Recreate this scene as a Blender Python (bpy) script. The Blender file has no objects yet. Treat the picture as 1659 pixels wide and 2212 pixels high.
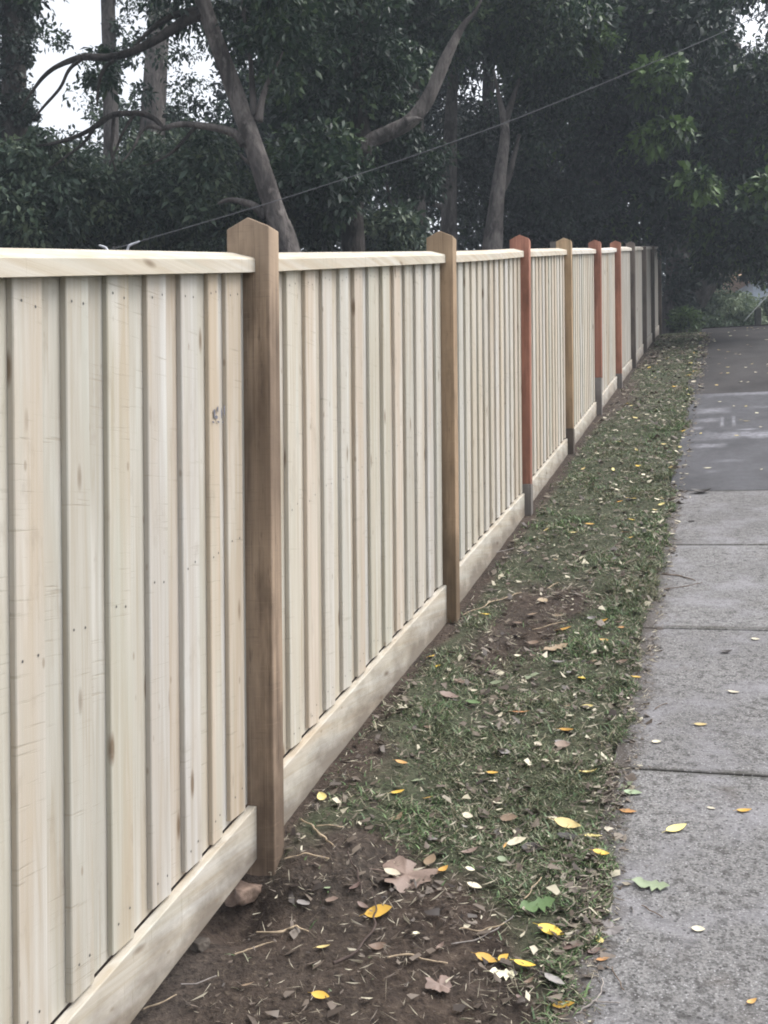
import bpy, math, random
import numpy as np
from mathutils import Vector, Matrix

scene = bpy.context.scene
col = scene.collection
rng = np.random.default_rng(7)
random.seed(7)

# ------------------------------------------------------------------ camera, sky, sun, exposure
CAM_H = 1.86                      # camera height above the ground under it
ROLL = 0.009
F_PX, CX, CY = 2400.0, 829.5, 1106.0   # focal length and centre in a 1659 x 2212 picture
cam_data = bpy.data.cameras.new('camera')
cam = bpy.data.objects.new('camera', cam_data)
col.objects.link(cam)
cam_data.sensor_fit = 'VERTICAL'
cam_data.sensor_height = 36.0
cam_data.lens = 36.0 * F_PX / 2212.0
cam_data.clip_end = 2000
cam_data.clip_start = 0.05
cam.matrix_world = Matrix.Translation((0, 0, CAM_H)) @ Matrix.Rotation(math.radians(90), 4, 'X') @ Matrix.Rotation(-ROLL, 4, 'Z')
scene.camera = cam

world = bpy.data.worlds.new('World')
scene.world = world
world.use_nodes = True
wn, wl = world.node_tree.nodes, world.node_tree.links
bg = wn['Background']
sky = wn.new('ShaderNodeTexSky')
sky.sky_type = 'NISHITA'
sky.sun_disc = False
sky.sun_elevation = math.radians(58)
sky.sun_rotation = math.radians(78)
sky.air_density = 1.0
sky.dust_density = 4.0
sky.ozone_density = 1.0
hs = wn.new('ShaderNodeHueSaturation')
hs.inputs['Saturation'].default_value = 0.22
wl.new(sky.outputs[0], hs.inputs['Color'])
wl.new(hs.outputs[0], bg.inputs[0])
bg.inputs[1].default_value = 0.15

sun_data = bpy.data.lights.new('sun', 'SUN')
sun_data.energy = 0.6
sun_data.angle = math.radians(35)
sun_data.color = (1.0, 0.965, 0.92)
sun = bpy.data.objects.new('sun', sun_data)
col.objects.link(sun)
el = math.radians(58)
sun_dir = Vector((math.cos(el) * math.sin(math.radians(78)), math.cos(el) * math.cos(math.radians(78)), math.sin(el)))
sun.rotation_euler = sun_dir.to_track_quat('Z', 'Y').to_euler()

scene.view_settings.view_transform = 'Standard'
scene.view_settings.look = 'None'
scene.view_settings.exposure = 1.28
scene.view_settings.gamma = 1
scene.cycles.filter_width = 1.9
scene.cycles.max_bounces = 6
scene.cycles.diffuse_bounces = 3
scene.cycles.use_denoising = True

# ------------------------------------------------------------------ the lie of the land
ES = np.array([0.29558837, 0.9553154])       # along the fence (horizontal)
EN = np.array([0.9553154, -0.29558837])      # from the fence towards the path
O = np.array([-1.4028408, 0.0, -1.95009676 + CAM_H])
SL = 0.22956                                  # the hill's slope along the fence
PATH_V0, PATH_V1 = 0.965, 2.75
CREST = 26.2


def base_z(s):
    s = np.asarray(s, float)
    up = np.clip(s, -9, CREST)
    z = O[2] + SL * up
    z = z - np.clip(s - CREST, 0, 60) * 0.03 + np.clip(s + 9, -200, 0) * 0.03
    # a soft brow at the crest
    return z - 0.10 * np.exp(-((s - CREST) / 1.2) ** 2)


def sv_xy(s, v):
    return O[0] + ES[0] * s + EN[0] * v, O[1] + ES[1] * s + EN[1] * v


def xy_sv(x, y):
    dx, dy = x - O[0], y - O[1]
    return dx * ES[0] + dy * ES[1], dx * EN[0] + dy * EN[1]


def pt(px, py, Y):
    """The world point seen at (px, py) of a 1659 x 2212 picture at depth Y."""
    dx, dy = px - CX, py - CY
    lx, ly = dx - ROLL * dy, dy + ROLL * dx
    return Vector((lx / F_PX * Y, Y, -ly / F_PX * Y + CAM_H))


def ground_hit(px, py):
    """(s, v) of the hillside point seen at (px, py)."""
    a = pt(px, py, 1.0)
    d = np.array([a.x, 1.0, a.z - CAM_H])
    o = np.array([0, 0, CAM_H])
    k = (O[2] + SL * ((o[0] - O[0]) * ES[0] + (o[1] - O[1]) * ES[1]) - o[2]) / (d[2] - SL * (d[0] * ES[0] + d[1] * ES[1]))
    p = o + d * k
    return xy_sv(p[0], p[1])


def hash2(ix, iy, seed):
    n = (ix.astype(np.int64) * 374761393 + iy.astype(np.int64) * 668265263 + seed * 1442695041) & 0xFFFFFFFF
    n = ((n ^ (n >> 13)) * 1274126177) & 0xFFFFFFFF
    return ((n ^ (n >> 16)) & 0xFFFF) / 65535.0


def vnoise(x, y, seed=0):
    x, y = np.asarray(x, float), np.asarray(y, float)
    ix, iy = np.floor(x), np.floor(y)
    fx, fy = x - ix, y - iy
    fx, fy = fx * fx * (3 - 2 * fx), fy * fy * (3 - 2 * fy)
    a, b = hash2(ix, iy, seed), hash2(ix + 1, iy, seed)
    c, d = hash2(ix, iy + 1, seed), hash2(ix + 1, iy + 1, seed)
    return (a * (1 - fx) + b * fx) * (1 - fy) + (c * (1 - fx) + d * fx) * fy


def fbm(x, y, seed=0, octv=4):
    t, a, n = 0, 1, 0
    for i in range(octv):
        t = t + a * vnoise(x * 2 ** i, y * 2 ** i, seed + i)
        n += a
        a *= 0.5
    return t / n


def smooth(e0, e1, x):
    t = np.clip((x - e0) / (e1 - e0), 0, 1)
    return t * t * (3 - 2 * t)


BARE = []   # bare soil patches: (s, v, radius s, radius v, strength)
for px, py, a, b, k in ((720, 2050, .5, .42, 1.25), (520, 2200, .5, .45, 1.3), (900, 2120, .35, .26, 1.2), (800, 1885, .22, .24, 1.0), (1000, 2200, .3, .2, 1.0),
                        (1150, 1340, .75, .24, 0.95), (1210, 1300, .5, .2, .8), (1080, 1400, .5, .2, .7), (1330, 860, 2.2, .32, .85), (1100, 1170, .8, .2, .5),
                        (780, 1690, .5, .16, .6), (1400, 770, 3.0, .4, .6)):
    s_, v_ = ground_hit(px, py)
    BARE.append((s_, v_, a, b, k))
P1_S = ground_hit(600, 1868)[0]


def bare_mask(s, v):
    m = np.zeros_like(s, float)
    for a, b, ra, rb, k in BARE:
        m = np.maximum(m, k * np.exp(-(((s - a) / ra) ** 2 + ((v - b) / rb) ** 2) * 1.0))
    m = m + 0.5 * (fbm(s * 3.0, v * 5.0, 11) - 0.5)
    m = np.maximum(m, 0.6 * (1 - smooth(0.0, 0.11, v + 0.08 * (fbm(s * 4, v * 4, 5) - .5))))
    return np.clip(m, 0, 1)


def ground_z(s, v):
    s, v = np.asarray(s, float), np.asarray(v, float)
    z = base_z(s)
    near = smooth(-0.4, 0.0, v) * (1 - smooth(CREST - 2, CREST + 1, s))
    relief = 0.05 * (fbm(s * 1.7, v * 2.3, 1) - .5) + 0.035 * (fbm(s * 6, v * 6, 3) - .5) + 0.016 * (fbm(s * 22, v * 22, 4) - .5)
    bm = bare_mask(s, v)
    relief = relief + bm * 0.022 * (fbm(s * 34, v * 34, 9, 3) - .5)
    z = z + near * relief * (.25 + .75 * smooth(.02, .30, v))
    # the verge meets the path at a ragged edge
    edge = PATH_V0 + .028 * (1 - smooth(3.5, 8, s)) + 0.075 * (fbm(s * 2.6, s * 0 + 3.3, 21) - .5) * 2 + 0.05 * (fbm(s * 11, v * 9, 22) - .5) * 2
    inpath = smooth(edge - 0.03, edge + 0.03, v) * (1 - smooth(PATH_V1 - .04, PATH_V1 + .04, v))
    z = z - inpath * 0.06
    # soil banked up along the second bay
    z = z + 0.082 * smooth(P1_S - .32, P1_S - .06, s) * (1 - smooth(P1_S + .2, P1_S + 3.4, s)) * (1 - smooth(.05, .42, v))
    # the trench left open at the foot of the nearest post
    z = z - 0.085 * np.exp(-(((s - P1_S + .27) / .10) ** 2 + ((v + .03) / .08) ** 2))
    return z


def gz(x, y):
    s, v = xy_sv(x, y)
    return float(ground_z(np.array([s]), np.array([v]))[0])


# ------------------------------------------------------------------ node helpers
class NT:
    def __init__(self, name):
        self.m = bpy.data.materials.new(name)
        self.m.use_nodes = True
        self.t = self.m.node_tree
        self.b = self.t.nodes['Principled BSDF']

    def n(self, typ, **kw):
        nd = self.t.nodes.new('ShaderNode' + typ)
        for k, v in kw.items():
            setattr(nd, k, v)
        return nd

    def l(self, a, b):
        self.t.links.new(a, b)
        return a

    def set(self, sock, v):
        if hasattr(v, 'is_output') or isinstance(v, bpy.types.NodeSocket):
            self.t.links.new(v, sock)
        else:
            sock.default_value = v

    def coord(self, scale=(1, 1, 1), offset=None, which='Object'):
        tc = self.n('TexCoord')
        mp = self.n('Mapping')
        self.l(tc.outputs[which], mp.inputs[0])
        mp.inputs['Scale'].default_value = scale
        out = mp.outputs[0]
        if offset is not None:
            va = self.n('VectorMath', operation='ADD')
            self.l(out, va.inputs[0])
            self.l(offset, va.inputs[1])
            out = va.outputs[0]
        return out

    def noise(self, vec, scale=5.0, detail=4.0, rough=.55, dist=0.0):
        nd = self.n('TexNoise')
        self.l(vec, nd.inputs['Vector'])
        nd.inputs['Scale'].default_value = scale
        nd.inputs['Detail'].default_value = detail
        nd.inputs['Roughness'].default_value = rough
        nd.inputs['Distortion'].default_value = dist
        return nd.outputs[0]

    def voro(self, vec, scale=5.0, feature='F1', rnd=1.0):
        nd = self.n('TexVoronoi', feature=feature)
        self.l(vec, nd.inputs['Vector'])
        nd.inputs['Scale'].default_value = scale
        nd.inputs['Randomness'].default_value = rnd
        return nd

    def ramp(self, fac, stops):
        nd = self.n('ValToRGB')
        self.l(fac, nd.inputs[0])
        cr = nd.color_ramp
        while len(cr.elements) < len(stops):
            cr.elements.new(0.5)
        for e, (p, c) in zip(cr.elements, stops):
            e.position = p
            e.color = (c, c, c, 1) if isinstance(c, (int, float)) else (*c, 1)
        return nd.outputs[0]

    def math(self, op, a, b=0.0, clamp=False):
        nd = self.n('Math', operation=op, use_clamp=clamp)
        self.set(nd.inputs[0], a)
        self.set(nd.inputs[1], b)
        return nd.outputs[0]

    def mix(self, fac, a, b, mode='MIX'):
        nd = self.n('Mix', data_type='RGBA', blend_type=mode)
        self.set(nd.inputs[0], fac)
        self.set(nd.inputs[6], (*a, 1) if isinstance(a, tuple) else a)
        self.set(nd.inputs[7], (*b, 1) if isinstance(b, tuple) else b)
        return nd.outputs[2]

    def attr(self, name, out='Fac'):
        nd = self.n('Attribute', attribute_name=name)
        return nd.outputs[out]

    def bump(self, h, strength=.3, dist=.01):
        nd = self.n('Bump')
        nd.inputs['Strength'].default_value = strength
        nd.inputs['Distance'].default_value = dist
        self.l(h, nd.inputs['Height'])
        self.l(nd.outputs[0], self.b.inputs['Normal'])

    def done(self, color, rough=.8, spec=.3):
        self.set(self.b.inputs['Base Color'], (*color, 1) if isinstance(color, tuple) else color)
        self.set(self.b.inputs['Roughness'], rough)
        self.b.inputs['Specular IOR Level'].default_value = spec
        return self.m


def mat_pine(name='treated_pine', along='Z'):
    t = NT(name)

    def sc(a, b):
        return (a, a, b) if along == 'Z' else (b, a, a)
    seed = t.attr('seed')
    cmb = t.n('CombineXYZ')
    t.l(t.math('MULTIPLY', seed, 37.0), cmb.inputs[0])
    t.l(t.math('MULTIPLY', seed, 11.0), cmb.inputs[2])
    off = cmb.outputs[0]
    g = t.noise(t.coord(sc(46, 1.3), off), 1.0, 5, .6, .6)
    big = t.noise(t.coord(sc(9, 1.1), off), 1.0, 3, .5)
    tone = t.attr('tone', 'Color')
    c = t.mix(t.ramp(g, [(.3, 0.0), (.75, 1.0)]), t.mix(1, tone, (.76, .69, .60), 'MULTIPLY'), tone)
    c = t.mix(t.ramp(big, [(.50, 0.0), (.72, .5)]), c, (.44, .35, .25))
    pale = t.noise(t.coord(sc(14, .9), off), 1.6, 3, .5)
    c = t.mix(t.ramp(pale, [(.52, 0.0), (.75, .6)]), c, (.60, .585, .55))
    dirt = t.noise(t.coord(sc(7, 3.2), off), 1.7, 5, .65)
    c = t.mix(t.ramp(dirt, [(.60, 0.0), (.76, .45)]), c, (.27, .225, .175))
    big2 = t.noise(t.coord(sc(12, .8), off), 1.3, 3, .5)
    c = t.mix(t.ramp(big2, [(.55, 0.0), (.75, .5)]), c, (.44, .45, .395))
    kn = t.voro(t.coord(sc(9, 2.6), off), 1.0).outputs['Distance']
    c = t.mix(t.ramp(kn, [(.05, .85), (.12, 0.0)]), c, (.15, .10, .06))
    ht = t.attr('height')
    mudn = t.noise(t.coord((5, 5, 9)), 1.0, 5, .65)
    mud = t.math('SUBTRACT', t.math('MULTIPLY', mudn, .34), ht)
    hm = t.math('MULTIPLY', t.ramp(mud, [(.02, 0.0), (.16, .75)]), t.math('GREATER_THAN', ht, -5.0))
    has = t.attr('base')
    c = t.mix(t.math('MULTIPLY', hm, has), c, (.125, .098, .076))
    # a few faint sawmill scratches across the grain
    w = t.noise(t.coord(sc(5, 120), off), 1.0, 3, .6, .4)
    patch = t.noise(t.coord(sc(8, 5), off), 1.0, 2, .5)
    sc_ = t.math('MULTIPLY', t.ramp(w, [(.60, 0.0), (.70, 1.0)]), t.ramp(patch, [(.44, 0.0), (.60, .5)]))
    c = t.mix(sc_, c, (.30, .26, .2))
    fl = t.voro(t.coord(sc(16, 7), off), 1.0).outputs['Distance']
    c = t.mix(t.ramp(fl, [(.05, .55), (.10, 0.0)]), c, (.22, .17, .12))
    t.bump(t.math('ADD', g, t.math('MULTIPLY', sc_, -1.2)), .25, .004)
    return t.done(c, .72, .25)


def mat_post(name, c0, c1, dark):
    t = NT(name)
    g = t.noise(t.coord((40, 40, 1.6)), 1.0, 6, .65, .5)
    b = t.noise(t.coord((7, 7, 1.9)), 1.0, 4, .6)
    c = t.mix(t.ramp(g, [(.3, 0.0), (.7, 1.0)]), c0, c1)
    c = t.mix(t.ramp(b, [(.50, 0.0), (.68, .75)]), c, dark)
    sp = t.noise(t.coord((90, 90, 12)), 1.0, 3, .6)
    c = t.mix(t.ramp(sp, [(.62, 0.0), (.72, .5)]), c, dark)
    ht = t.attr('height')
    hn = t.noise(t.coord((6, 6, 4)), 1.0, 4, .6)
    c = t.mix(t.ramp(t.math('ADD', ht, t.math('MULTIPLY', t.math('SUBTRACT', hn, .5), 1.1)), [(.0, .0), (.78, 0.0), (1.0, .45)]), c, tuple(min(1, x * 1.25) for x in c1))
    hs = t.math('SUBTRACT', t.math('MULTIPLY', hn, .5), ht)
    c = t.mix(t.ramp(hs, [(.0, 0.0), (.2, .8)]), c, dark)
    w = t.noise(t.coord((9, 9, 150)), 1.0, 3, .6, .6)
    c = t.mix(t.ramp(w, [(.60, 0.0), (.72, .22)]), c, dark)
    gr = t.noise(t.coord((75, 75, 1.1)), 1.0, 5, .7, .8)
    c = t.mix(t.ramp(gr, [(.30, .75), (.46, 0.0)]), c, dark)
    c = t.mix(t.ramp(gr, [(.56, 0.0), (.74, .55)]), c, tuple(min(1, x * 1.3) for x in c1))
    c = t.mix(t.ramp(w, [(.30, .16), (.38, 0.0)]), c, tuple(min(1, x * 1.35) for x in c1))
    big = t.noise(t.coord((4, 4, 1.1)), 1.0, 3, .5)
    c = t.mix(t.ramp(big, [(.48, 0.0), (.64, .55)]), c, dark)
    t.bump(t.math('ADD', g, t.math('ADD', gr, t.math('MULTIPLY', w, .25))), .45, .004)
    return t.done(c, .8, .2)


def mat_plain(name, color, rough=.8, spec=.3, var=.35, scale=12.0, bump=.2):
    t = NT(name)
    n = t.noise(t.coord(), scale, 5, .6)
    lo = tuple(x * (1 - var) for x in color)
    hi = tuple(min(1, x * (1 + var)) for x in color)
    c = t.mix(t.ramp(n, [(.3, 0.0), (.7, 1.0)]), lo, hi)
    if bump:
        t.bump(n, bump, .01)
    return t.done(c, rough, spec)


def mat_bark(name, a, b, dark):
    t = NT(name)
    n = t.noise(t.coord((1, 1, .3)), 14, 6, .7, 1.2)
    m = t.noise(t.coord((1, 1, .45)), 3.2, 5, .65, .8)
    sp = t.noise(t.coord((1, 1, .6)), 7.5, 4, .6)
    c = t.mix(t.ramp(n, [(.35, 0.0), (.65, 1.0)]), a, b)
    c = t.mix(t.ramp(m, [(.46, 0.0), (.60, .9)]), c, dark)
    c = t.mix(t.ramp(sp, [(.60, 0.0), (.68, .6)]), c, tuple(min(1, x * 1.25) for x in b))
    c = t.mix(t.ramp(n, [(.28, .8), (.38, 0.0)]), c, tuple(x * .6 for x in dark))
    t.bump(t.math('ADD', n, m), .9, .05)
    return t.done(c, .9, .12)


def mat_foliage(name, lo, mid, hi):
    t = NT(name)
    a = t.attr('tint')
    c = t.ramp(a, [(0.0, lo), (.55, mid), (1.0, hi)])
    m = t.done(c, .46, .32)
    # leaves let some light through
    tr = t.n('BsdfTranslucent')
    t.l(c, tr.inputs[0])
    mx = t.n('MixShader')
    mx.inputs[0].default_value = .18
    t.l(t.b.outputs[0], mx.inputs[1])
    t.l(tr.outputs[0], mx.inputs[2])
    t.l(mx.outputs[0], t.t.nodes['Material Output'].inputs[0])
    return m


def mat_leaf(name, color, edge, rough=.55):
    t = NT(name)
    oi = t.n('ObjectInfo')
    n = t.noise(t.coord(), 40, 3, .6)
    c = t.mix(t.ramp(n, [(.48, 0.0), (.72, .8)]), color, edge)
    hsv = t.n('HueSaturation')
    t.l(c, hsv.inputs['Color'])
    t.l(t.math('ADD', t.math('MULTIPLY', oi.outputs['Random'], .5), .72), hsv.inputs['Value'])
    t.l(t.math('ADD', t.math('MULTIPLY', oi.outputs['Random'], .03), .485), hsv.inputs['Hue'])
    return t.done(hsv.outputs[0], rough, .35)


def mat_ground():
    t = NT('soil_and_turf')
    v = t.coord()
    bare = t.attr('bare')
    n1 = t.noise(v, 9, 6, .65)
    n2 = t.noise(v, 55, 4, .7)
    n3 = t.noise(v, 2.2, 3, .5)
    soil = t.mix(t.ramp(n1, [(.3, 0.0), (.7, 1.0)]), (.030, .022, .018), (.088, .066, .053))
    soil = t.mix(t.ramp(n3, [(.45, 0.0), (.7, .6)]), soil, (.055, .048, .042))
    turf = t.mix(t.ramp(n1, [(.3, 0.0), (.7, 1.0)]), (.030, .036, .021), (.085, .092, .058))
    c = t.mix(t.ramp(bare, [(.3, 0.0), (.6, 1.0)]), turf, soil)
    c = t.mix(t.ramp(n2, [(.56, 0.0), (.66, .35)]), c, (.19, .155, .115))
    c = t.mix(t.ramp(n2, [(.36, .7), (.46, 0.0)]), c, (.015, .012, .010))
    t.bump(t.math('ADD', n1, n2), .7, .02)
    return t.done(c, .9, .15)


def mat_concrete():
    t = NT('aggregate_concrete')
    v = t.coord()
    fine = t.noise(v, 120, 3, .75)
    gv = t.voro(v, 95)
    sep = t.n('SeparateColor')
    t.l(gv.outputs['Color'], sep.inputs[0])
    grit = sep.outputs[0]
    mid = t.noise(v, 24, 4, .7)
    big = t.noise(v, 1.7, 5, .65)
    c = t.mix(t.ramp(fine, [(.36, 0.0), (.60, 1.0)]), (.085, .083, .083), (.29, .285, .285))
    c = t.mix(t.ramp(grit, [(.0, 0.0), (.6, 0.0), (1.0, .55)]), c, (.28, .27, .265))
    c = t.mix(t.ramp(grit, [(.0, .55), (.3, 0.0)]), c, (.032, .03, .029))
    c = t.mix(t.ramp(mid, [(.36, .75), (.50, 0.0)]), c, (.045, .042, .040))
    c = t.mix(t.ramp(big, [(.42, .0), (.66, .45)]), c, (.055, .051, .049))
    # pale laitance in worn places
    wv = t.noise(v, 3.4, 4, .6)
    c = t.mix(t.ramp(wv, [(.48, 0.0), (.66, .6)]), c, (.29, .285, .305))
    # soil washed in along the verge edge and darkness in the joints
    sp = t.n('SeparateXYZ')
    t.l(v, sp.inputs[0])
    en_ = t.noise(v, 7, 5, .7)
    ed = t.math('SUBTRACT', t.math('ADD', sp.outputs[0], t.math('MULTIPLY', t.math('SUBTRACT', en_, .5), .26)), PATH_V0)
    yy = t.math('DIVIDE', t.math('SUBTRACT', sp.outputs[1], 4.47 / CS), 1.535 / CS)
    wn_ = t.n('TexWhiteNoise', noise_dimensions='1D')
    t.l(t.math('FLOOR', yy), wn_.inputs['W'])
    c = t.mix(t.math('MULTIPLY', wn_.outputs['Value'], .38), c, t.mix(1, c, (.62, .60, .60), 'MULTIPLY'))
    jd = t.math('SUBTRACT', .5, t.math('ABSOLUTE', t.math('SUBTRACT', t.math('FRACT', yy), .5)))
    jd = t.math('ADD', jd, t.math('MULTIPLY', t.math('SUBTRACT', en_, .5), .05))
    c = t.mix(t.ramp(jd, [(.0, .8), (.022, 0.0)]), c, (.05, .046, .036))
    c = t.mix(t.ramp(ed, [(.0, .85), (.085, 0.0)]), c, (.058, .046, .037))
    st = t.noise(v, 4.2, 3, .5)
    c = t.mix(t.ramp(st, [(.63, 0.0), (.74, .5)]), c, (.07, .055, .044))
    dk = t.voro(v, 46)
    c = t.mix(t.ramp(dk.outputs['Distance'], [(.14, .75), (.26, 0.0)]), c, (.028, .026, .026))
    lt = t.voro(t.coord((1, 1, 1), None), 71)
    c = t.mix(t.ramp(lt.outputs['Distance'], [(.12, .7), (.22, 0.0)]), c, (.42, .41, .42))
    t.bump(t.math('ADD', fine, t.math('ADD', mid, grit)), .7, .006)
    return t.done(c, t.ramp(big, [(.35, .80), (.7, .58)]), .3)


def mat_smooth_path(name, a, b, rlo, rhi, bands=()):
    """bands: (s0, s1, v0, v1, strength) of pale dried patches, in metres along and across the path."""
    t = NT(name)
    v = t.coord()
    fine = t.noise(v, 110, 3, .75)
    big = t.noise(t.coord((1, .55, 1)), 1.5, 5, .6)
    c = t.mix(t.ramp(big, [(.35, 0.0), (.65, 1.0)]), a, b)
    c = t.mix(t.ramp(fine, [(.38, .6), (.56, 0.0)]), c, tuple(x * .4 for x in a))
    sp = t.n('SeparateXYZ')
    t.l(v, sp.inputs[0])
    if bands:
        nz = t.math('SUBTRACT', t.noise(v, 6.5, 5, .65), .5)
        nz2 = t.noise(v, 16, 4, .7)
        acc = None
        for s0, s1, v0, v1, k in bands:
            ys = t.math('ADD', sp.outputs[1], t.math('MULTIPLY', nz, min(.5, (s1 - s0) * 1.1)))
            xs = t.math('ADD', sp.outputs[0], t.math('MULTIPLY', nz, min(.3, (v1 - v0) * .5)))
            dy = t.math('DIVIDE', t.math('ABSOLUTE', t.math('SUBTRACT', ys, (s0 + s1) / 2 / CS)), (s1 - s0) / 2 / CS)
            dx = t.math('DIVIDE', t.math('ABSOLUTE', t.math('SUBTRACT', xs, (v0 + v1) / 2)), (v1 - v0) / 2)
            d = t.math('MAXIMUM', dx, dy)
            m_ = t.ramp(d, [(.3, k), (1.0, 0.0)])
            acc = m_ if acc is None else t.math('MAXIMUM', acc, m_)
        acc = t.math('MULTIPLY', acc, t.ramp(nz2, [(.34, .15), (.58, .9)]))
        c = t.mix(acc, c, (.25, .25, .28))
    t.bump(fine, .45, .004)
    return t.done(c, t.ramp(big, [(.35, rlo), (.65, rhi)]), .25)


CS = 1 / math.sqrt(1 + SL * SL)

# ------------------------------------------------------------------ mesh helpers
def tag(o, label=None, cat=None, group=None, kind=None):
    if label:
        o['label'] = label
    if cat:
        o['category'] = cat
    if group:
        o['group'] = group
    if kind:
        o['kind'] = kind
    return o


def link_mesh(name, verts, faces, mats, parent=None, smooth_shade=False, mat_idx=None):
    me = bpy.data.meshes.new(name)
    me.from_pydata([tuple(v) for v in verts], [], faces)
    for m in (mats if isinstance(mats, (list, tuple)) else [mats]):
        me.materials.append(m)
    if mat_idx is not None:
        me.polygons.foreach_set('material_index', mat_idx)
    if smooth_shade:
        me.polygons.foreach_set('use_smooth', [True] * len(me.polygons))
    me.update()
    o = bpy.data.objects.new(name, me)
    col.objects.link(o)
    if parent is not None:
        o.parent = parent
    return o


def np_mesh(name, co, loops, nper, mat, face_attrs=None, point_attrs=None, parent=None, smooth_shade=False):
    """A mesh from flat numpy arrays: all faces have nper corners."""
    me = bpy.data.meshes.new(name)
    nf = len(loops) // nper
    me.vertices.add(len(co))
    me.vertices.foreach_set('co', np.ascontiguousarray(co, np.float32).ravel())
    me.loops.add(len(loops))
    me.loops.foreach_set('vertex_index', np.ascontiguousarray(loops, np.int32))
    me.polygons.add(nf)
    me.polygons.foreach_set('loop_start', np.arange(0, nf * nper, nper, dtype=np.int32))
    me.materials.append(mat)
    me.update(calc_edges=True)
    for k, a in (face_attrs or {}).items():
        at = me.attributes.new(k, 'FLOAT', 'FACE')
        at.data.foreach_set('value', np.ascontiguousarray(a, np.float32))
    for k, a in (point_attrs or {}).items():
        at = me.attributes.new(k, 'FLOAT', 'POINT')
        at.data.foreach_set('value', np.ascontiguousarray(a, np.float32))
    if smooth_shade:
        me.polygons.foreach_set('use_smooth', np.ones(nf, dtype=bool))
    o = bpy.data.objects.new(name, me)
    col.objects.link(o)
    if parent is not None:
        o.parent = parent
    return o


def empty(name, loc, rz=0.0):
    o = bpy.data.objects.new(name, None)
    col.objects.link(o)
    o.location = loc
    o.rotation_euler = (0, 0, rz)
    return o


class MB:
    """Collects prisms into one mesh, with a colour and a seed per face."""
    def __init__(self):
        self.v, self.f, self.tone, self.seed, self.mi = [], [], [], [], []

    def add(self, verts, faces, tone=(.6, .55, .46), seed=0.0, mi=0):
        b = len(self.v)
        self.v += verts
        for f in faces:
            self.f.append([b + i for i in f])
            self.tone.append(tone)
            self.seed.append(seed)
            self.mi.append(mi)

    def hexa(self, lo, hi, **kw):
        """lo, hi: four corners of the bottom and of the top, both counter-clockwise seen from above."""
        self.add(list(lo) + list(hi), [(3, 2, 1, 0), (4, 5, 6, 7), (0, 1, 5, 4), (1, 2, 6, 5), (2, 3, 7, 6), (3, 0, 4, 7)], **kw)

    def build(self, name, mats, parent=None, bevel=0.0, height=None):
        o = link_mesh(name, self.v, self.f, mats, parent, False, self.mi)
        me = o.data
        at = me.attributes.new('tone', 'FLOAT_COLOR', 'FACE')
        at.data.foreach_set('color', np.array([(*c, 1) for c in self.tone], np.float32).ravel())
        at = me.attributes.new('seed', 'FLOAT', 'FACE')
        at.data.foreach_set('value', np.array(self.seed, np.float32))
        if height:
            at = me.attributes.new('height', 'FLOAT', 'POINT')
            at.data.foreach_set('value', np.array([height(*v) for v in self.v], np.float32))
            at = me.attributes.new('base', 'FLOAT', 'POINT')
            at.data.foreach_set('value', np.ones(len(self.v), np.float32))
        if bevel:
            md = o.modifiers.new('bevel', 'BEVEL')
            md.width = bevel
            md.segments = 2
            md.limit_method = 'ANGLE'
        return o


def catmull(P, n=6):
    P = [np.array(p, float) for p in P]
    Q = [2 * P[0] - P[1]] + P + [2 * P[-1] - P[-2]]
    out = []
    for i in range(1, len(Q) - 2):
        for k in range(n):
            t = k / n
            a, b, c, d = Q[i - 1], Q[i], Q[i + 1], Q[i + 2]
            out.append(.5 * ((2 * b) + (-a + c) * t + (2 * a - 5 * b + 4 * c - d) * t * t + (-a + 3 * b - 3 * c + d) * t ** 3))
    out.append(P[-1])
    return np.array(out)


def tube(pts4, sides=10, lump=.08, n=6, seed=0):
    """pts4: rows of x, y, z, radius -> verts, faces of a tapering, slightly lumpy tube."""
    C = catmull(pts4, n)
    r_ = random.Random(seed)
    verts, faces = [], []
    up = Vector((0.3, 0.2, 1)).normalized()
    ph = r_.random() * 10
    for i, c in enumerate(C):
        a = Vector(C[min(i + 1, len(C) - 1)][:3]) - Vector(C[max(i - 1, 0)][:3])
        a.normalize()
        x = a.cross(Vector((0, 1, .1)))
        if x.length < .1:
            x = a.cross(up)
        x.normalize()
        y = a.cross(x)
        for k in range(sides):
            th = 2 * math.pi * k / sides
            rr = max(c[3], .0015) * (1 + lump * (math.sin(3 * th + i * .35 + ph) * .6 + math.sin(2 * th - i * .22 + ph) * .6 + (r_.random() - .5) * .7))
            verts.append(tuple(Vector(c[:3]) + x * (math.cos(th) * rr) + y * (math.sin(th) * rr)))
    nr = len(C)
    for i in range(nr - 1):
        for k in range(sides):
            faces.append((i * sides + k, i * sides + (k + 1) % sides, (i + 1) * sides + (k + 1) % sides, (i + 1) * sides + k))
    faces.append(tuple(range(sides - 1, -1, -1)))
    faces.append(tuple((nr - 1) * sides + k for k in range(sides)))
    return verts, faces


# ------------------------------------------------------------------ ground (one sheet)
M_GROUND = mat_ground()


def axis(*segs):
    a = []
    for x0, x1, st in segs:
        a.append(np.arange(x0, x1 - 1e-6, st))
    a.append([segs[-1][1]])
    return np.concatenate(a)


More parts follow.
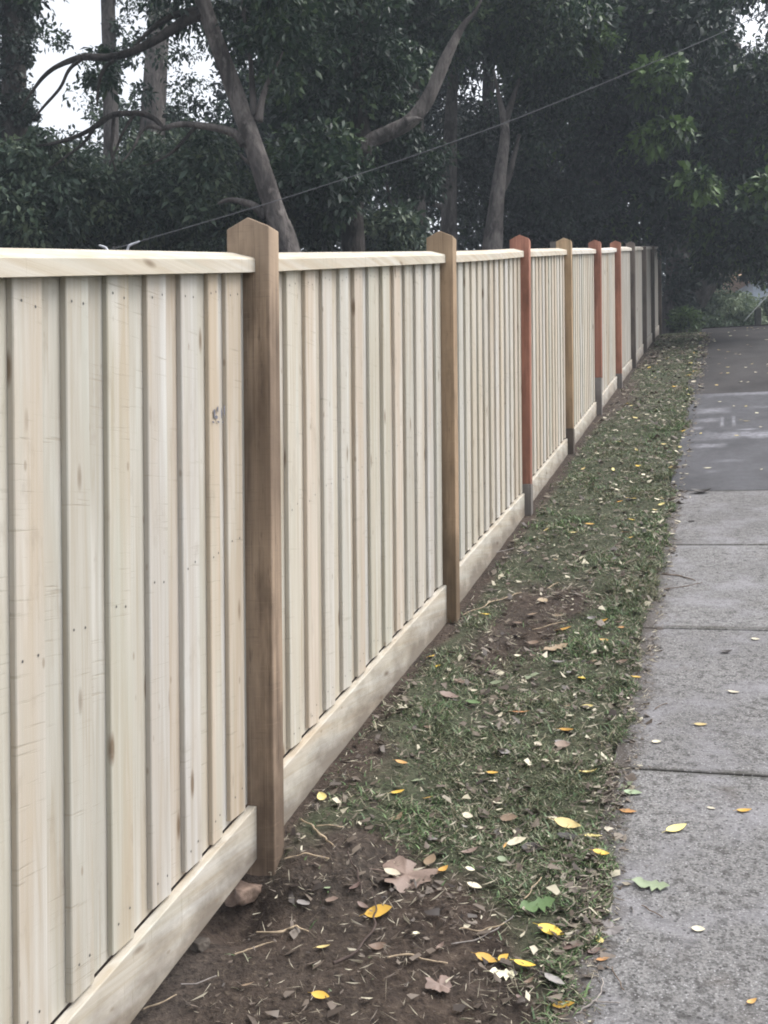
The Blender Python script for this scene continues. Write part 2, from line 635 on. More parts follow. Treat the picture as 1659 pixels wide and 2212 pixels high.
sa = axis((-160, -12, 12), (-12, 2.2, .8), (2.2, 7.5, .016), (7.5, 14, .03), (14, 28, .07), (28, 60, 2), (60, 400, 20))
va = axis((-200, -20, 15), (-20, -1, 1.5), (-1, -.22, .1), (-.22, 1.12, .016), (1.12, 2.6, .2), (2.6, 2.9, .05), (2.9, 20, 1.2), (20, 200, 15))
S, V = np.meshgrid(sa, va, indexing='ij')
gx, gy = sv_xy(S, V)
co = np.stack([gx, gy, ground_z(S, V)], -1).reshape(-1, 3)
ni, nj = len(sa), len(va)
I, J = np.meshgrid(np.arange(ni - 1), np.arange(nj - 1), indexing='ij')
q = np.stack([I * nj + J, (I + 1) * nj + J, (I + 1) * nj + J + 1, I * nj + J + 1], -1)[..., ::-1].reshape(-1)
ground = np_mesh('ground', co, q, 4, M_GROUND, point_attrs={'bare': bare_mask(S, V).ravel()}, smooth_shade=True)
tag(ground, kind='structure')

# ------------------------------------------------------------------ path
CS = 1 / math.sqrt(1 + SL * SL)
ax_v = Vector((EN[0], EN[1], 0))
ax_s = Vector((ES[0] * CS, ES[1] * CS, SL * CS))
ax_n = ax_v.cross(ax_s)
PATH_M = Matrix((ax_v, ax_s, ax_n)).transposed().to_4x4()
PATH_M.translation = Vector(O)


def slab_prism(mb, v0, v1, s0, s1, top=0.0, thick=.09):
    a, b = s0 / CS, s1 / CS
    mb.hexa([(v0, a, top - thick), (v1, a, top - thick), (v1, b, top - thick), (v0, b, top - thick)],
            [(v0, a, top), (v1, a, top), (v1, b, top), (v0, b, top)])


M_CONC = mat_concrete()
DRIVE_BANDS = [(11.35, 11.82, .9, 2.9, 1.0), (14.40, 14.72, .9, 2.9, .75), (10.9, 11.15, 1.0, 1.35, .8), (13.0, 13.5, .98, 1.4, .8), (12.4, 12.7, 1.0, 1.3, .7), (11.95, 12.15, .98, 1.12, .7),
               (12.0, 12.85, 1.27, 1.315, .9), (12.05, 12.9, 1.385, 1.43, .9), (11.83, 11.95, 1.4, 1.65, .8), (10.2, 10.35, 1.2, 1.5, .4), (9.75, 9.9, 1.15, 1.3, .35), (13.3, 13.5, 1.5, 2.0, .4)]
M_DRIVE = mat_smooth_path('dark_driveway_concrete', (.052, .052, .058), (.098, .097, .108), .8, .42, DRIVE_BANDS)
M_ASPH = mat_smooth_path('worn_asphalt', (.036, .033, .034), (.062, .057, .058), .95, .88)
JOINTS = [-9.26, -7.73, -6.2, -4.67, -3.14, -1.6, -.08, 1.43, 2.95, 4.47, 5.98, 7.54, 9.10]
mb = MB()
for a, b in zip(JOINTS[:-1], JOINTS[1:]):
    slab_prism(mb, PATH_V0 - .03, PATH_V1, a + .005, b - .005)
o = mb.build('path', [M_CONC], bevel=.006)
o.matrix_world = PATH_M
tag(o, kind='structure')
mb = MB()
slab_prism(mb, PATH_V0 - .05, PATH_V1, 9.105, 14.7)
o = mb.build('driveway', [M_DRIVE], bevel=.004)
o.matrix_world = PATH_M
tag(o, kind='structure')
mb = MB()
slab_prism(mb, PATH_V0 - .12, PATH_V1, 14.705, 25.6)
o = mb.build('asphalt_path', [M_ASPH], bevel=.004)
o.matrix_world = PATH_M
tag(o, kind='structure')
# the path carries on over the brow
mb = MB()
z0, z1 = float(base_z(np.array([25.6]))[()][0] if False else base_z(25.6)), float(base_z(40.0))
x0, y0 = sv_xy(25.6, PATH_V0 - .12); x1, y1 = sv_xy(25.6, PATH_V1)
x2, y2 = sv_xy(40, PATH_V1); x3, y3 = sv_xy(40, PATH_V0 - .12)
mb.hexa([(x0, y0, z0 - .2), (x1, y1, z0 - .2), (x2, y2, z1 - .2), (x3, y3, z1 - .2)],
        [(x0, y0, z0 + .10), (x1, y1, z0 + .10), (x2, y2, z1 + .005), (x3, y3, z1 + .005)])
o = mb.build('asphalt_path', [M_ASPH])
tag(o, kind='structure')

# ------------------------------------------------------------------ fence
FENCE_RZ = math.atan2(ES[1], ES[0])
fence = empty('paling_fence', Vector(O), FENCE_RZ)
tag(fence, 'new pale timber paling fence with brown and red posts running uphill beside the path', 'fence')
M_PINE = mat_pine()
M_PINE_CAP = mat_pine('treated_pine_along', 'X')
M_NAIL = mat_plain('nail_head', (.10, .095, .09), .6, .4, .2, 40, 0)
PM = {
    'brown': mat_post('brown_hardwood', (.26, .19, .137), (.40, .30, .215), (.088, .062, .046)),
    'tan': mat_post('tan_hardwood', (.30, .205, .13), (.41, .295, .195), (.11, .078, .05)),
    'red': mat_post('red_hardwood', (.29, .125, .085), (.42, .20, .14), (.15, .07, .05)),
    'yellow': mat_post('yellow_hardwood', (.36, .25, .15), (.47, .335, .21), (.15, .10, .06)),
    'orange': mat_post('orange_hardwood', (.37, .155, .098), (.50, .24, .16), (.2, .09, .06)),
    'dark': mat_post('dark_brown_hardwood', (.13, .105, .09), (.19, .155, .13), (.06, .05, .045)),  # dark brown tone of the last four posts
    'foot': mat_post('damp_grey_timber', (.22, .205, .195), (.30, .28, .265), (.13, .115, .105)),
    'footdark': mat_post('damp_dark_timber', (.12, .095, .075), (.18, .145, .115), (.06, .048, .04)),
}
NP = 10
post_Y = 3.42888 + 2.310628 * np.arange(NP)
post_dX = np.array([.026, .016, -.010, -.022, -.012, -.004, .002, .008, .006, .004])
post_dZ = np.array([.035, .015, -.015, -.022, -.012, 0, -.02, .012, .02, .0])
PX = -1.4028408 + .30941443 * post_Y + post_dX
ps, pv = xy_sv(PX, post_Y)            # far front corner of each post
pz = base_z(ps) - O[2] + post_dZ * .8 - (post_Y > 25) * 0
for i in range(NP):                   # undo the brow for the last posts
    pz[i] = SL * ps[i] + post_dZ[i] * .8
CAPH = np.array([1.888, 1.89, 1.915, 1.912, 1.892, 1.88, 1.89, 1.86, 1.85, 1.86])
PW, PD = .140, .080
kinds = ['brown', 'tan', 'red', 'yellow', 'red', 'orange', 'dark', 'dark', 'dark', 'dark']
rise = [.108, .105, .10, .098, .095, .09, .085, .0, .0, .0]
plabel = ['rough brown hardwood post, darkest and nearest', 'tan hardwood post', 'brick red post with grey foot', 'yellowish tan post with dark damp foot',
          'dull red post with dark foot', 'orange red post with grey foot', 'dark brown post', 'dark post cut level with the capping',
          'dark post cut level with the capping', 'dark end post']
feet = {2: ('foot', .22), 3: ('footdark', .24), 4: ('foot', .42), 5: ('foot', .18)}


def L(s, v, z):
    return (s, -v, z)


for i in range(NP):
    s1, s0 = ps[i], ps[i] - PD
    v1, v0 = pv[i], pv[i] - PW
    vm = (v0 + v1) / 2
    zb = pz[i] - .35
    zt = pz[i] + CAPH[i] + (rise[i] - .032 if rise[i] else -.005)
    lean = random.uniform(-.004, .006)
    seg = [(zb, zt, kinds[i], 'post')]
    foot = feet.get(i)
    if foot:
        zf = pz[i] + foot[1]
        seg = [(zf, zt, kinds[i], 'post')]
    m = MB()
    a, b, _, _ = seg[0]
    base = [L(s0, v1, a), L(s1, v1, a), L(s1, v0, a), L(s0, v0, a)]
    top = [L(s0, v1 + lean, b), L(s1, v1 + lean, b), L(s1, v0 + lean, b), L(s0, v0 + lean, b)]
    pk = .032 if rise[i] else .004
    ridge = [L(s0, vm + lean, b + pk), L(s1, vm + lean, b + pk)]
    vs = base + top + ridge
    fs = [(3, 2, 1, 0), (0, 1, 5, 4), (2, 3, 7, 6), (4, 5, 9, 8), (6, 7, 8, 9), (1, 2, 6, 9, 5), (3, 0, 4, 8, 7)]
    m.add(vs, fs)
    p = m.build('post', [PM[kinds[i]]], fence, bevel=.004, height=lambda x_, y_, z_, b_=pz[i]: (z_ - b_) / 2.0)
    tag(p, plabel[i])
    if foot:
        m = MB()
        e = .003 if i != 4 else -.004
        m.hexa([L(s0 - e, v1 + e, zb), L(s1 + e, v1 + e, zb), L(s1 + e, v0 - e, zb), L(s0 - e, v0 - e, zb)],
               [L(s0 - e, v1 + e, zf), L(s1 + e, v1 + e, zf), L(s1 + e, v0 - e, zf), L(s0 - e, v0 - e, zf)])
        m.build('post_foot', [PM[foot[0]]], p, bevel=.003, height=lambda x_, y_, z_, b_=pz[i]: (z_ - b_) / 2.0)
    if i == 3:                        # a grey offcut fixed behind the fourth post
        m = MB()
        m.hexa([L(s0 + .01, v0 - .003, pz[i] + 1.2), L(s1, v0 - .003, pz[i] + 1.2), L(s1, v0 - .06, pz[i] + 1.2), L(s0 + .01, v0 - .06, pz[i] + 1.2)],
               [L(s0 + .01, v0 - .003, zt + .005), L(s1, v0 - .003, zt + .005), L(s1, v0 - .06, zt + .005), L(s0 + .01, v0 - .06, zt + .005)])
        tag(m.build('backing_block', [PM['foot']], p, bevel=.003), 'grey offcut behind the yellowish post')

TONES = [(.56, .505, .425), (.57, .52, .44), (.545, .51, .44), (.525, .50, .445), (.565, .495, .42), (.535, .52, .48), (.575, .54, .485), (.54, .47, .385), (.515, .49, .42), (.56, .535, .50)]
fr = random.Random(5)


def zline(i0, i1, s, off):
    """Height along the bay between posts i0 and i1, off above the base line (or the cap line)."""
    if i0 < 0:
        sa_, sb_ = ps[0] - 2.42, ps[0]
        za, zb_ = (pz[0] - .50 + off[0], pz[0] + off[1])
    else:
        sa_, sb_ = ps[i0], ps[i1]
        za, zb_ = pz[i0] + off[0], pz[i1] + off[1]
    t = (s - sa_) / (sb_ - sa_)
    return za + (zb_ - za) * t


BAY1_CAP0 = 1.872
BANK = [.08, .035, .008] + [0.0] * 7    # how far the plinths are stepped up at each post
# where the near-side edges of the front palings of the nearest bay stand, read off the photograph
near_edges = []
for px in (32, 146, 237, 323, 396, 455, 494):
    near_edges.append(px)


def s_at_px(px, vplane):
    # s where the picture column px (at mid height) meets the vertical plane v = vplane
    a = pt(px, 1150, 1.0)
    d = np.array([a.x, 1.0])
    k = (vplane + (O[0] * EN[0] + O[1] * EN[1])) / (d[0] * EN[0] + d[1] * EN[1])
    return xy_sv(d[0] * k, d[1] * k)[0]


for b in range(-1, NP - 1):
    i0, i1 = b, b + 1
    sA = ps[i0] + .001 if i0 >= 0 else ps[0] - 2.42
    sB = ps[i1] - PD - .001
    vv = ((pv[i0] if i0 >= 0 else pv[0]) + pv[i1]) / 2
    ch0 = CAPH[i0] if i0 >= 0 else BAY1_CAP0
    ch1 = CAPH[i1]
    # --- capping, its top weathered towards the path
    m = MB()
    sag = fr.uniform(-.003, .003)
    tone = fr.choice(TONES[:3]) if b < 3 else (.62, .60, .57)
    segs = 5
    prev = None
    tone = tuple(x * 1.06 for x in tone)
    for k in range(segs + 1):
        s = sA + (sB - sA) * k / segs
        zc = zline(i0, i1, s, (ch0, ch1)) + sag * math.sin(math.pi * k / segs) * 2
        vf, vb = vv - .046, vv - .150
        ring = [L(s, vf, zc - .044), L(s, vf, zc - .006), L(s, vf - .005, zc), L(s, vb + .03, zc + .021), L(s, vb, zc + .018), L(s, vb, zc - .044)]
        if prev:
            m.add(prev + ring, [(j, (j + 1) % 6, 6 + (j + 1) % 6, 6 + j)[::-1] for j in range(6)], tone=tone, seed=b * .37)
        else:
            m.add(ring, [tuple(range(6))], tone=tone, seed=b * .37)
        prev = ring
    m.add(prev, [tuple(range(5, -1, -1))], tone=tone, seed=b * .37)
    m.build('capping', [M_PINE_CAP], fence)
    # --- palings: a back row and a proud front row lapped over it
    m = MB()
    front = []
    if b == -1:
        se = [s_at_px(px, vv - .072) for px in near_edges]
        w = se[1] - se[0]
        pre = se[0]
        while pre > sA + .1:
            pre -= .178
            se.insert(0, pre)
        for k, s in enumerate(se):
            nxt = se[k + 1] if k + 1 < len(se) else sB + .05
            front.append((s, min(s + (nxt - s) * fr.uniform(.52, .60), sB)))
    else:
        n = 13 if b == 0 else 14
        pitch = (sB - sA) / n
        s = sA + pitch * .32
        while s < sB - .03:
            p_ = pitch * fr.uniform(.93, 1.07)
            front.append((s, min(s + .098, sB)))
            s += p_
        front.insert(0, (sA, sA + pitch * .12))
    zpl = .168 if b >= 0 else .230
    k0, k1 = (BANK[i0], BANK[i1]) if b >= 0 else (0, 0)
    topz = -.036
    # back row
    bs = [sA] + [(x0 + x1) / 2 for x0, x1 in front] + [sB]
    for k in range(len(bs) - 1):
        x0, x1 = bs[k] + .001, bs[k + 1] - .001
        if x1 - x0 < .004:
            continue
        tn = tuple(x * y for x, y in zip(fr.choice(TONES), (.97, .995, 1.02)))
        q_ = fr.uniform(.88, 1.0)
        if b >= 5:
            tn = (.40, .385, .36)  # tree shade over the far bays put into the board colour
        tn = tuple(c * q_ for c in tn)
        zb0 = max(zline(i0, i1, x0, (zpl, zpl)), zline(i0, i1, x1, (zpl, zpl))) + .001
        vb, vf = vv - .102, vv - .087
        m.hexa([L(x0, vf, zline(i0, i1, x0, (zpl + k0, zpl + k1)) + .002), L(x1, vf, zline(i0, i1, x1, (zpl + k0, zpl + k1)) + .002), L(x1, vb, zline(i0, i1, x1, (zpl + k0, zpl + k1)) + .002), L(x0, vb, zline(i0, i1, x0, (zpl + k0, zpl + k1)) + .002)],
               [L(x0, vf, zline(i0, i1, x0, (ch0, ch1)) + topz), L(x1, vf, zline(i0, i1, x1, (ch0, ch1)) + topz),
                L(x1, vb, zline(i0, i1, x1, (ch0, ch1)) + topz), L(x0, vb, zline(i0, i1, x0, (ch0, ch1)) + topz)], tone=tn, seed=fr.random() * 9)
    for x0, x1 in front:
        if x1 - x0 < .012:
            continue
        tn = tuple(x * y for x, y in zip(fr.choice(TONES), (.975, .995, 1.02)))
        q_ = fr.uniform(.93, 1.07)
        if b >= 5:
            tn = (.44, .425, .40)  # front boards of the far bays greyed for the same tree shade
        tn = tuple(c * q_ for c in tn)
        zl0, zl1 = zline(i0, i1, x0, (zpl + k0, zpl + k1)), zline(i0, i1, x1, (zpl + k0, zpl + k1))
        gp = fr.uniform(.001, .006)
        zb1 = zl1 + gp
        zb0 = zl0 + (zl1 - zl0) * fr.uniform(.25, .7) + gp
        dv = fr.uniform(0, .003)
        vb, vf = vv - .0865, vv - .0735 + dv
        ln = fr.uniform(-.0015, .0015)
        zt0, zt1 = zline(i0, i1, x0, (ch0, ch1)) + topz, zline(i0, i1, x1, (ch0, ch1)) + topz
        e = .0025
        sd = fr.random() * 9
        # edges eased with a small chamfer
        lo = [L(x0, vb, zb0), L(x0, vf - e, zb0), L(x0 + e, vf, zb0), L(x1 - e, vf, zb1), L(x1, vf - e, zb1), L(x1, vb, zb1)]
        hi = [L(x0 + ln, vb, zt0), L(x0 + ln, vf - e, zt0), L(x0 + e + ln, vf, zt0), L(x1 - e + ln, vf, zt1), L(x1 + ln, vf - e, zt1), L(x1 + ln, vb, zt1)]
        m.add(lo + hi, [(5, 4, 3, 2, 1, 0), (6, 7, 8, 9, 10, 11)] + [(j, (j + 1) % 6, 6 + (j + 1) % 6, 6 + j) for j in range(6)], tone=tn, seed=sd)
        if b < 4:
            for hz in (ch0 - .085, 1.05, .30):
                for sx in (.24, .72):
                    xs = x0 + (x1 - x0) * sx + fr.uniform(-.006, .006)
                    zz = zline(i0, i1, xs, (hz, hz)) + fr.uniform(-.012, .012)
                    r = .0034
                    ring = [L(xs + r * math.cos(a), vf + .0008, zz + r * math.sin(a)) for a in [math.pi * k / 4 for k in range(8)]]
                    m.add(ring, [tuple(range(8))], mi=1)
    pn = m.build('paling_panel', [M_PINE, M_NAIL], fence)
    if b == -1:
        nearest_panel = pn
    if b >= 5:
        tag(pn, 'far paling panel coloured greyer for the shade of the trees')
    # --- plinth board
    m = MB()
    vf, vb = vv - .056, vv - .086
    tone = (.54, .515, .46) if b < 4 else ((.55, .53, .49) if b < 5 else (.45, .43, .40))  # last tone: far plinths coloured darker for the tree shade
    end = sB if b != -1 else sB
    za, zb_ = (lambda s: zline(i0, i1, s, (zpl + k0 - .004, zpl + k1 - .004))), (lambda s: zline(i0, i1, s, (k0 - .02, k1 - .02)))
    lowA = -.10 if b >= 0 else -.0
    lift = .085 if b == -1 else 0
    liftA = .045 if b == -1 else 0
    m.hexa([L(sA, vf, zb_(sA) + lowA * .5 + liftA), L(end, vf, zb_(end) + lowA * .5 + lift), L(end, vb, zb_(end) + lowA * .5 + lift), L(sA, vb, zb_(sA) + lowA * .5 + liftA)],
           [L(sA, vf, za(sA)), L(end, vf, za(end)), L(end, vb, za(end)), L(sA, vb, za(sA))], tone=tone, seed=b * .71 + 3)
    m.build('plinth_board', [M_PINE_CAP], fence, bevel=.003, height=lambda x_, y_, z_: z_ - zline(i0, i1, x_, (k0, k1)) - (.05 if b == -1 else 0))
    # --- rails behind the palings
    m = MB()
    for hz in (.30, 1.02, ch0 - .11):
        vb, vf = vv - .140, vv - .1035
        m.hexa([L(sA, vf, zline(i0, i1, sA, (hz, hz))), L(sB, vf, zline(i0, i1, sB, (hz, hz))), L(sB, vb, zline(i0, i1, sB, (hz, hz))), L(sA, vb, zline(i0, i1, sA, (hz, hz)))],
               [L(sA, vf, zline(i0, i1, sA, (hz + .07, hz + .07))), L(sB, vf, zline(i0, i1, sB, (hz + .07, hz + .07))),
                L(sB, vb, zline(i0, i1, sB, (hz + .07, hz + .07))), L(sA, vb, zline(i0, i1, sA, (hz + .07, hz + .07)))], seed=b)
    m.build('rail', [M_PINE_CAP], fence)

# a smudged ink stamp on one of the nearest palings
M_INK = mat_plain('smudged_blue_grey_ink', (.16, .16, .185), .8, .1, .35, 300, 0)
bd_v = pv[0] - .0735 + .0042
m = MB()


def ink(cx_, cy_, rx, ry, seed, n=14):
    s_c = s_at_px(cx_, bd_v)
    xx, yy = sv_xy(s_c, bd_v)
    zc = pt(cx_, cy_, yy).z - O[2]
    k = yy / F_PX
    g_ = random.Random(seed)
    ring = []
    for q_ in range(n):
        a_ = 2 * math.pi * q_ / n
        r_ = g_.uniform(.6, 1.1)
        ring.append(L(s_c - rx * k * 1.35 * r_ * math.cos(a_), bd_v, zc + ry * k * r_ * math.sin(a_)))
    m.add(ring, [tuple(range(n))])


for q_ in ((466, 893, 4, 12, 1), (473, 884, 3, 8, 2), (481, 893, 3, 14, 3), (487, 886, 3, 17, 4), (463, 912, 5, 2, 5), (474, 911, 5, 2.4, 6), (484, 912, 5, 2, 7), (470, 901, 6, 5, 8)):
    ink(*q_)
m.build('ink_stamp', [M_INK], nearest_panel)

# ------------------------------------------------------------------ trees
M_BARK_PALE = mat_bark('pale_gum_bark', (.105, .092, .086), (.21, .188, .175), (.055, .048, .046))
M_BARK_GREY = mat_bark('grey_bark', (.065, .058, .054), (.135, .122, .115), (.036, .031, .029))
M_BARK_DARK = mat_bark('dark_bark', (.035, .03, .027), (.08, .07, .064), (.02, .018, .016))
FOL = {
    'gum': mat_foliage('gum_leaves', (.008, .019, .012), (.021, .048, .026), (.085, .13, .055)),
    'dark': mat_foliage('dark_evergreen_leaves', (.004, .009, .007), (.010, .024, .016), (.05, .085, .042)),
    'lush': mat_foliage('broad_lush_leaves', (.005, .012, .008), (.013, .034, .017), (.11, .18, .05)),
    'shrub': mat_foliage('grey_green_shrub_leaves', (.026, .045, .034), (.064, .100, .064), (.15, .19, .11)),  # grey green raised paler, part of the glare veil painted in
    'sage': mat_foliage('pale_sage_leaves', (.06, .09, .06), (.16, .22, .14), (.34, .40, .26)),  # pale green lifted further to stand in for open light on the bushes
    'ivy': mat_foliage('ivy_leaves', (.010, .018, .014), (.026, .042, .030), (.06, .08, .05)),
}


HOLES = [(178, 25, 56), (98, 165, 32), (125, 245, 22), (285, 160, 12), (560, 128, 8), (1614, 50, 16), (1038, 185, 8), (460, 150, 12), (420, 90, 10)]


def in_hole(p, r):
    lx, ly = p[0] / p[1] * F_PX, -(p[2] - CAM_H) / p[1] * F_PX
    dx, dy = lx + ROLL * ly, ly - ROLL * lx
    rp = r / p[1] * F_PX
    return any((dx + CX - hx) ** 2 + (dy + CY - hy) ** 2 < (hr + rp * .75) ** 2 for hx, hy, hr in HOLES)


def leaf_cloud(clumps, leaf, seed, aspect=.46, droop=.35):
    """clumps: rows of x, y, z, radius, count, tint. -> co, loops, tint per face (two triangles a leaf)."""
    g = np.random.default_rng(seed)
    clumps = [c for c in clumps if not in_hole(c, c[3])]
    cnt = np.array([int(c[4]) for c in clumps])
    idx = np.repeat(np.arange(len(clumps)), cnt)
    C = np.array([c[:3] for c in clumps])[idx]
    R = np.array([c[3] for c in clumps])[idx]
    T = np.array([c[5] for c in clumps])[idx]
    n = len(idx)
    d = g.normal(size=(n, 3))
    d /= np.linalg.norm(d, axis=1, keepdims=True)
    rad = R * g.random(n) ** .45
    P = C + d * rad[:, None] * np.array([1, 1, .75])
    ax = d * .5 + g.normal(size=(n, 3)) * .7
    ax[:, 2] -= droop
    ax /= np.linalg.norm(ax, axis=1, keepdims=True)
    up = g.normal(size=(n, 3)) * .55
    up[:, 2] += .9
    sd = np.cross(ax, up)
    sd /= np.linalg.norm(sd, axis=1, keepdims=True) + 1e-9
    nm = np.cross(sd, ax)
    ln = leaf * g.uniform(.6, 1.25, n) * g.uniform(.65, 1.4, len(clumps))[idx]
    wd = ln * aspect * g.uniform(.8, 1.15, n)
    a = P
    b = P + ax * (ln * .5)[:, None] + sd * (wd * .5)[:, None] + nm * (wd * .15)[:, None]
    c = P + ax * ln[:, None] - np.array([0, 0, 1]) * (ln * .12)[:, None]
    e = P + ax * (ln * .5)[:, None] - sd * (wd * .5)[:, None] + nm * (wd * .15)[:, None]
    co = np.stack([a, b, c, e], 1).reshape(-1, 3)
    k = np.arange(n) * 4
    loops = np.stack([k, k + 1, k + 2, k, k + 2, k + 3], 1).reshape(-1)
    t = np.clip(T + g.normal(size=n) * .17 + .45 * (g.random(n) < .03), 0, 1)  # a few stray leaves coloured paler to imitate glints
    return co, loops, np.repeat(t, 2)


def blob_clumps(px, py, Y, rx, ry, dep, n, cr, per, tint=.4, tv=.15, seed=0, hole=None):
    """Clumps spread through an ellipsoid seen at (px, py) with picture radii rx, ry and depth dep metres."""
    g = np.random.default_rng(seed)
    c = pt(px, py, Y)
    ax_, az = rx / F_PX * Y, ry / F_PX * Y
    out = []
    while len(out) < n:
        d = g.normal(size=3)
        d /= np.linalg.norm(d)
        r = g.random() ** .4
        p = np.array([c.x + d[0] * r * ax_, c.y + d[1] * r * dep, c.z + d[2] * r * az])
        out.append((*p, cr * g.uniform(.6, 1.35), per * g.uniform(.6, 1.4), np.clip(tint + g.normal() * tv * 1.4, 0, 1)))
    return out


def crown(parent, clumps, leaf, fol, seed, name='crown', aspect=.46, droop=.35):
    co, loops, t = leaf_cloud(clumps, leaf, seed, aspect, droop)
    co = co - np.array(parent.location)
    return np_mesh(name, co, loops, 3, FOL[fol], face_attrs={'tint': t}, parent=parent)


def limb(parent, name, pts, Y, mat, sides=10, lump=.07, seed=0, to_ground=False):
    """pts: (px, py, width px[, Y]) from thick to thin."""
    rows = []
    for p in pts:
        y = p[3] if len(p) > 3 else Y
        w = pt(p[0], p[1], y)
        rows.append([w.x, w.y, w.z, p[2] / 2 / F_PX * y])
    if to_ground:
        a, b = rows[0], rows[1]
        g = gz(a[0], a[1])
        if a[2] > g:
            k = (a[2] - g + .15) / max(.2, b[2] - a[2])
            k = min(k, 6)
            gx_ = a[0] - (b[0] - a[0]) * k * .6
            rows.insert(0, [gx_, a[1], g - .15, a[3] * 1.28])
    rows = [[r[0] - parent.location.x, r[1] - parent.location.y, r[2] - parent.location.z, r[3]] for r in rows]
    v, f = tube(rows, sides, lump, 6, seed)
    return link_mesh(name, v, f, mat, parent, True)


def tree(name, base, label, cat='tree', group=None):
    x, y = base.x, base.y
    e = empty(name, (x, y, gz(x, y)))
    tag(e, label, cat, group)
    return e


def tb(px, Y):
    return pt(px, 560, Y)


# -- the leaning gum behind the nearest post
Y = 13.0
t = tree('gum_tree', tb(660, Y), 'leaning pale barked gum tree with long bare side branches, rising behind the nearest brown post')
limb(t, 'trunk', [(626, 560, 53), (597, 470, 48), (565, 365, 44), (532, 270, 40), (502, 185, 37), (470, 95, 35), (443, 20, 35), (420, -70, 32), (405, -170, 26), (400, -300, 18)], Y, M_BARK_PALE, 14, .05, 1, True)
limb(t, 'branch', [(528, 312, 24), (512, 292, 20), (480, 279, 17), (430, 271, 15), (385, 269, 13), (352, 277, 11), (325, 273, 9), (305, 285, 7), (288, 320, 5), (262, 352, 3)], Y, M_BARK_PALE, 8, .06, 2)
limb(t, 'branch', [(575, 468, 22), (550, 446, 17), (520, 435, 14), (492, 432, 11), (470, 441, 5)], Y, M_BARK_PALE, 8, .06, 3)
limb(t, 'branch', [(448, 30, 27), (410, 40, 24), (360, 72, 21), (300, 105, 18), (240, 124, 16), (180, 124, 14), (130, 140, 11), (95, 165, 9), (65, 205, 6), (40, 245, 4)], Y, M_BARK_DARK, 9, .08, 4)
limb(t, 'branch', [(440, 20, 18), (385, 30, 15), (345, 50, 12), (310, 80, 8), (285, 108, 5)], Y, M_BARK_DARK, 7, .08, 5)
limb(t, 'branch', [(180, 124, 10), (150, 150, 8), (130, 190, 7), (95, 230, 6), (70, 260, 3)], Y, M_BARK_DARK, 7, .08, 6)
limb(t, 'branch', [(260, 118, 9), (225, 150, 8), (212, 190, 6), (210, 230, 4)], Y, M_BARK_DARK, 7, .08, 7)
limb(t, 'branch', [(558, 262, 20), (566, 215, 13), (580, 175, 10), (598, 140, 6), (612, 110, 3)], Y, M_BARK_PALE, 8, .06, 8)
limb(t, 'branch', [(548, 250, 18), (545, 190, 13), (540, 120, 10), (528, 40, 9), (520, -60, 5)], Y, M_BARK_GREY, 8, .06, 9)
limb(t, 'branch', [(548, 358, 14), (530, 345, 9), (518, 332, 4)], Y, M_BARK_GREY, 7, .08, 10)
limb(t, 'branch', [(352, 277, 11), (335, 258, 11), (310, 246, 12), (280, 245, 12), (240, 250, 13), (208, 272, 11), (165, 295, 9), (105, 312, 7), (50, 316, 4)], Y, M_BARK_DARK, 8, .1, 41)
limb(t, 'branch', [(246, 250, 9), (243, 290, 8), (240, 330, 6), (250, 370, 3)], Y, M_BARK_DARK, 7, .1, 42)
limb(t, 'branch', [(290, 248, 7), (266, 285, 6), (252, 320, 5), (236, 360, 3)], Y, M_BARK_DARK, 7, .1, 43)
limb(t, 'branch', [(205, 275, 8), (180, 310, 6), (140, 340, 5), (105, 366, 3)], Y, M_BARK_DARK, 7, .1, 44)
limb(t, 'branch', [(425, 271, 9), (400, 300, 8), (370, 330, 6), (330, 352, 4), (300, 360, 3)], Y, M_BARK_DARK, 7, .1, 45)
cl = blob_clumps(560, -90, 13, 250, 110, 1.5, 60, .30, 90, .42, .14, 101)
cl += blob_clumps(370, 20, 13.5, 90, 50, 1.0, 10, .22, 60, .4, .14, 102)
cl += blob_clumps(600, 60, 13, 90, 110, 1.2, 40, .26, 100, .45, .14, 103)
cl += blob_clumps(130, 60, 13.5, 90, 60, .8, 9, .18, 40, .4, .12, 104)
cl += blob_clumps(230, 150, 13.6, 90, 40, .6, 9, .15, 45, .4, .12, 105)
crown(t, cl, .10, 'gum', 110)

# -- ivy covered trunk at the left edge
Y = 16.0
t = tree('ivy_covered_tree', tb(35, Y), 'tall trunk wrapped in dark ivy at the left edge of the wood')
limb(t, 'trunk', [(30, 560, 60), (32, 300, 55), (28, 100, 50), (20, -100, 46), (14, -350, 34)], Y, M_BARK_DARK, 12, .08, 20, True)
cl = []
g = np.random.default_rng(21)
for k in range(150):
    py = g.uniform(-200, 560)
    wv = 26 + 12 * g.random() + 10 * math.sin(py * .03)
    px = 34 + (560 - py) * -.012 + g.uniform(-1, 1) * wv
    c = pt(px, py, Y + g.uniform(-.28, .25))
    cl.append((*c, g.uniform(.12, .24), 80, np.clip(.4 + g.normal() * .15, 0, 1)))
crown(t, cl, .08, 'ivy', 22, 'ivy', .75)
cl = blob_clumps(-40, -60, 16, 110, 130, 1.6, 40, .35, 100, .4, .14, 23)
crown(t, cl, .10, 'dark', 24)

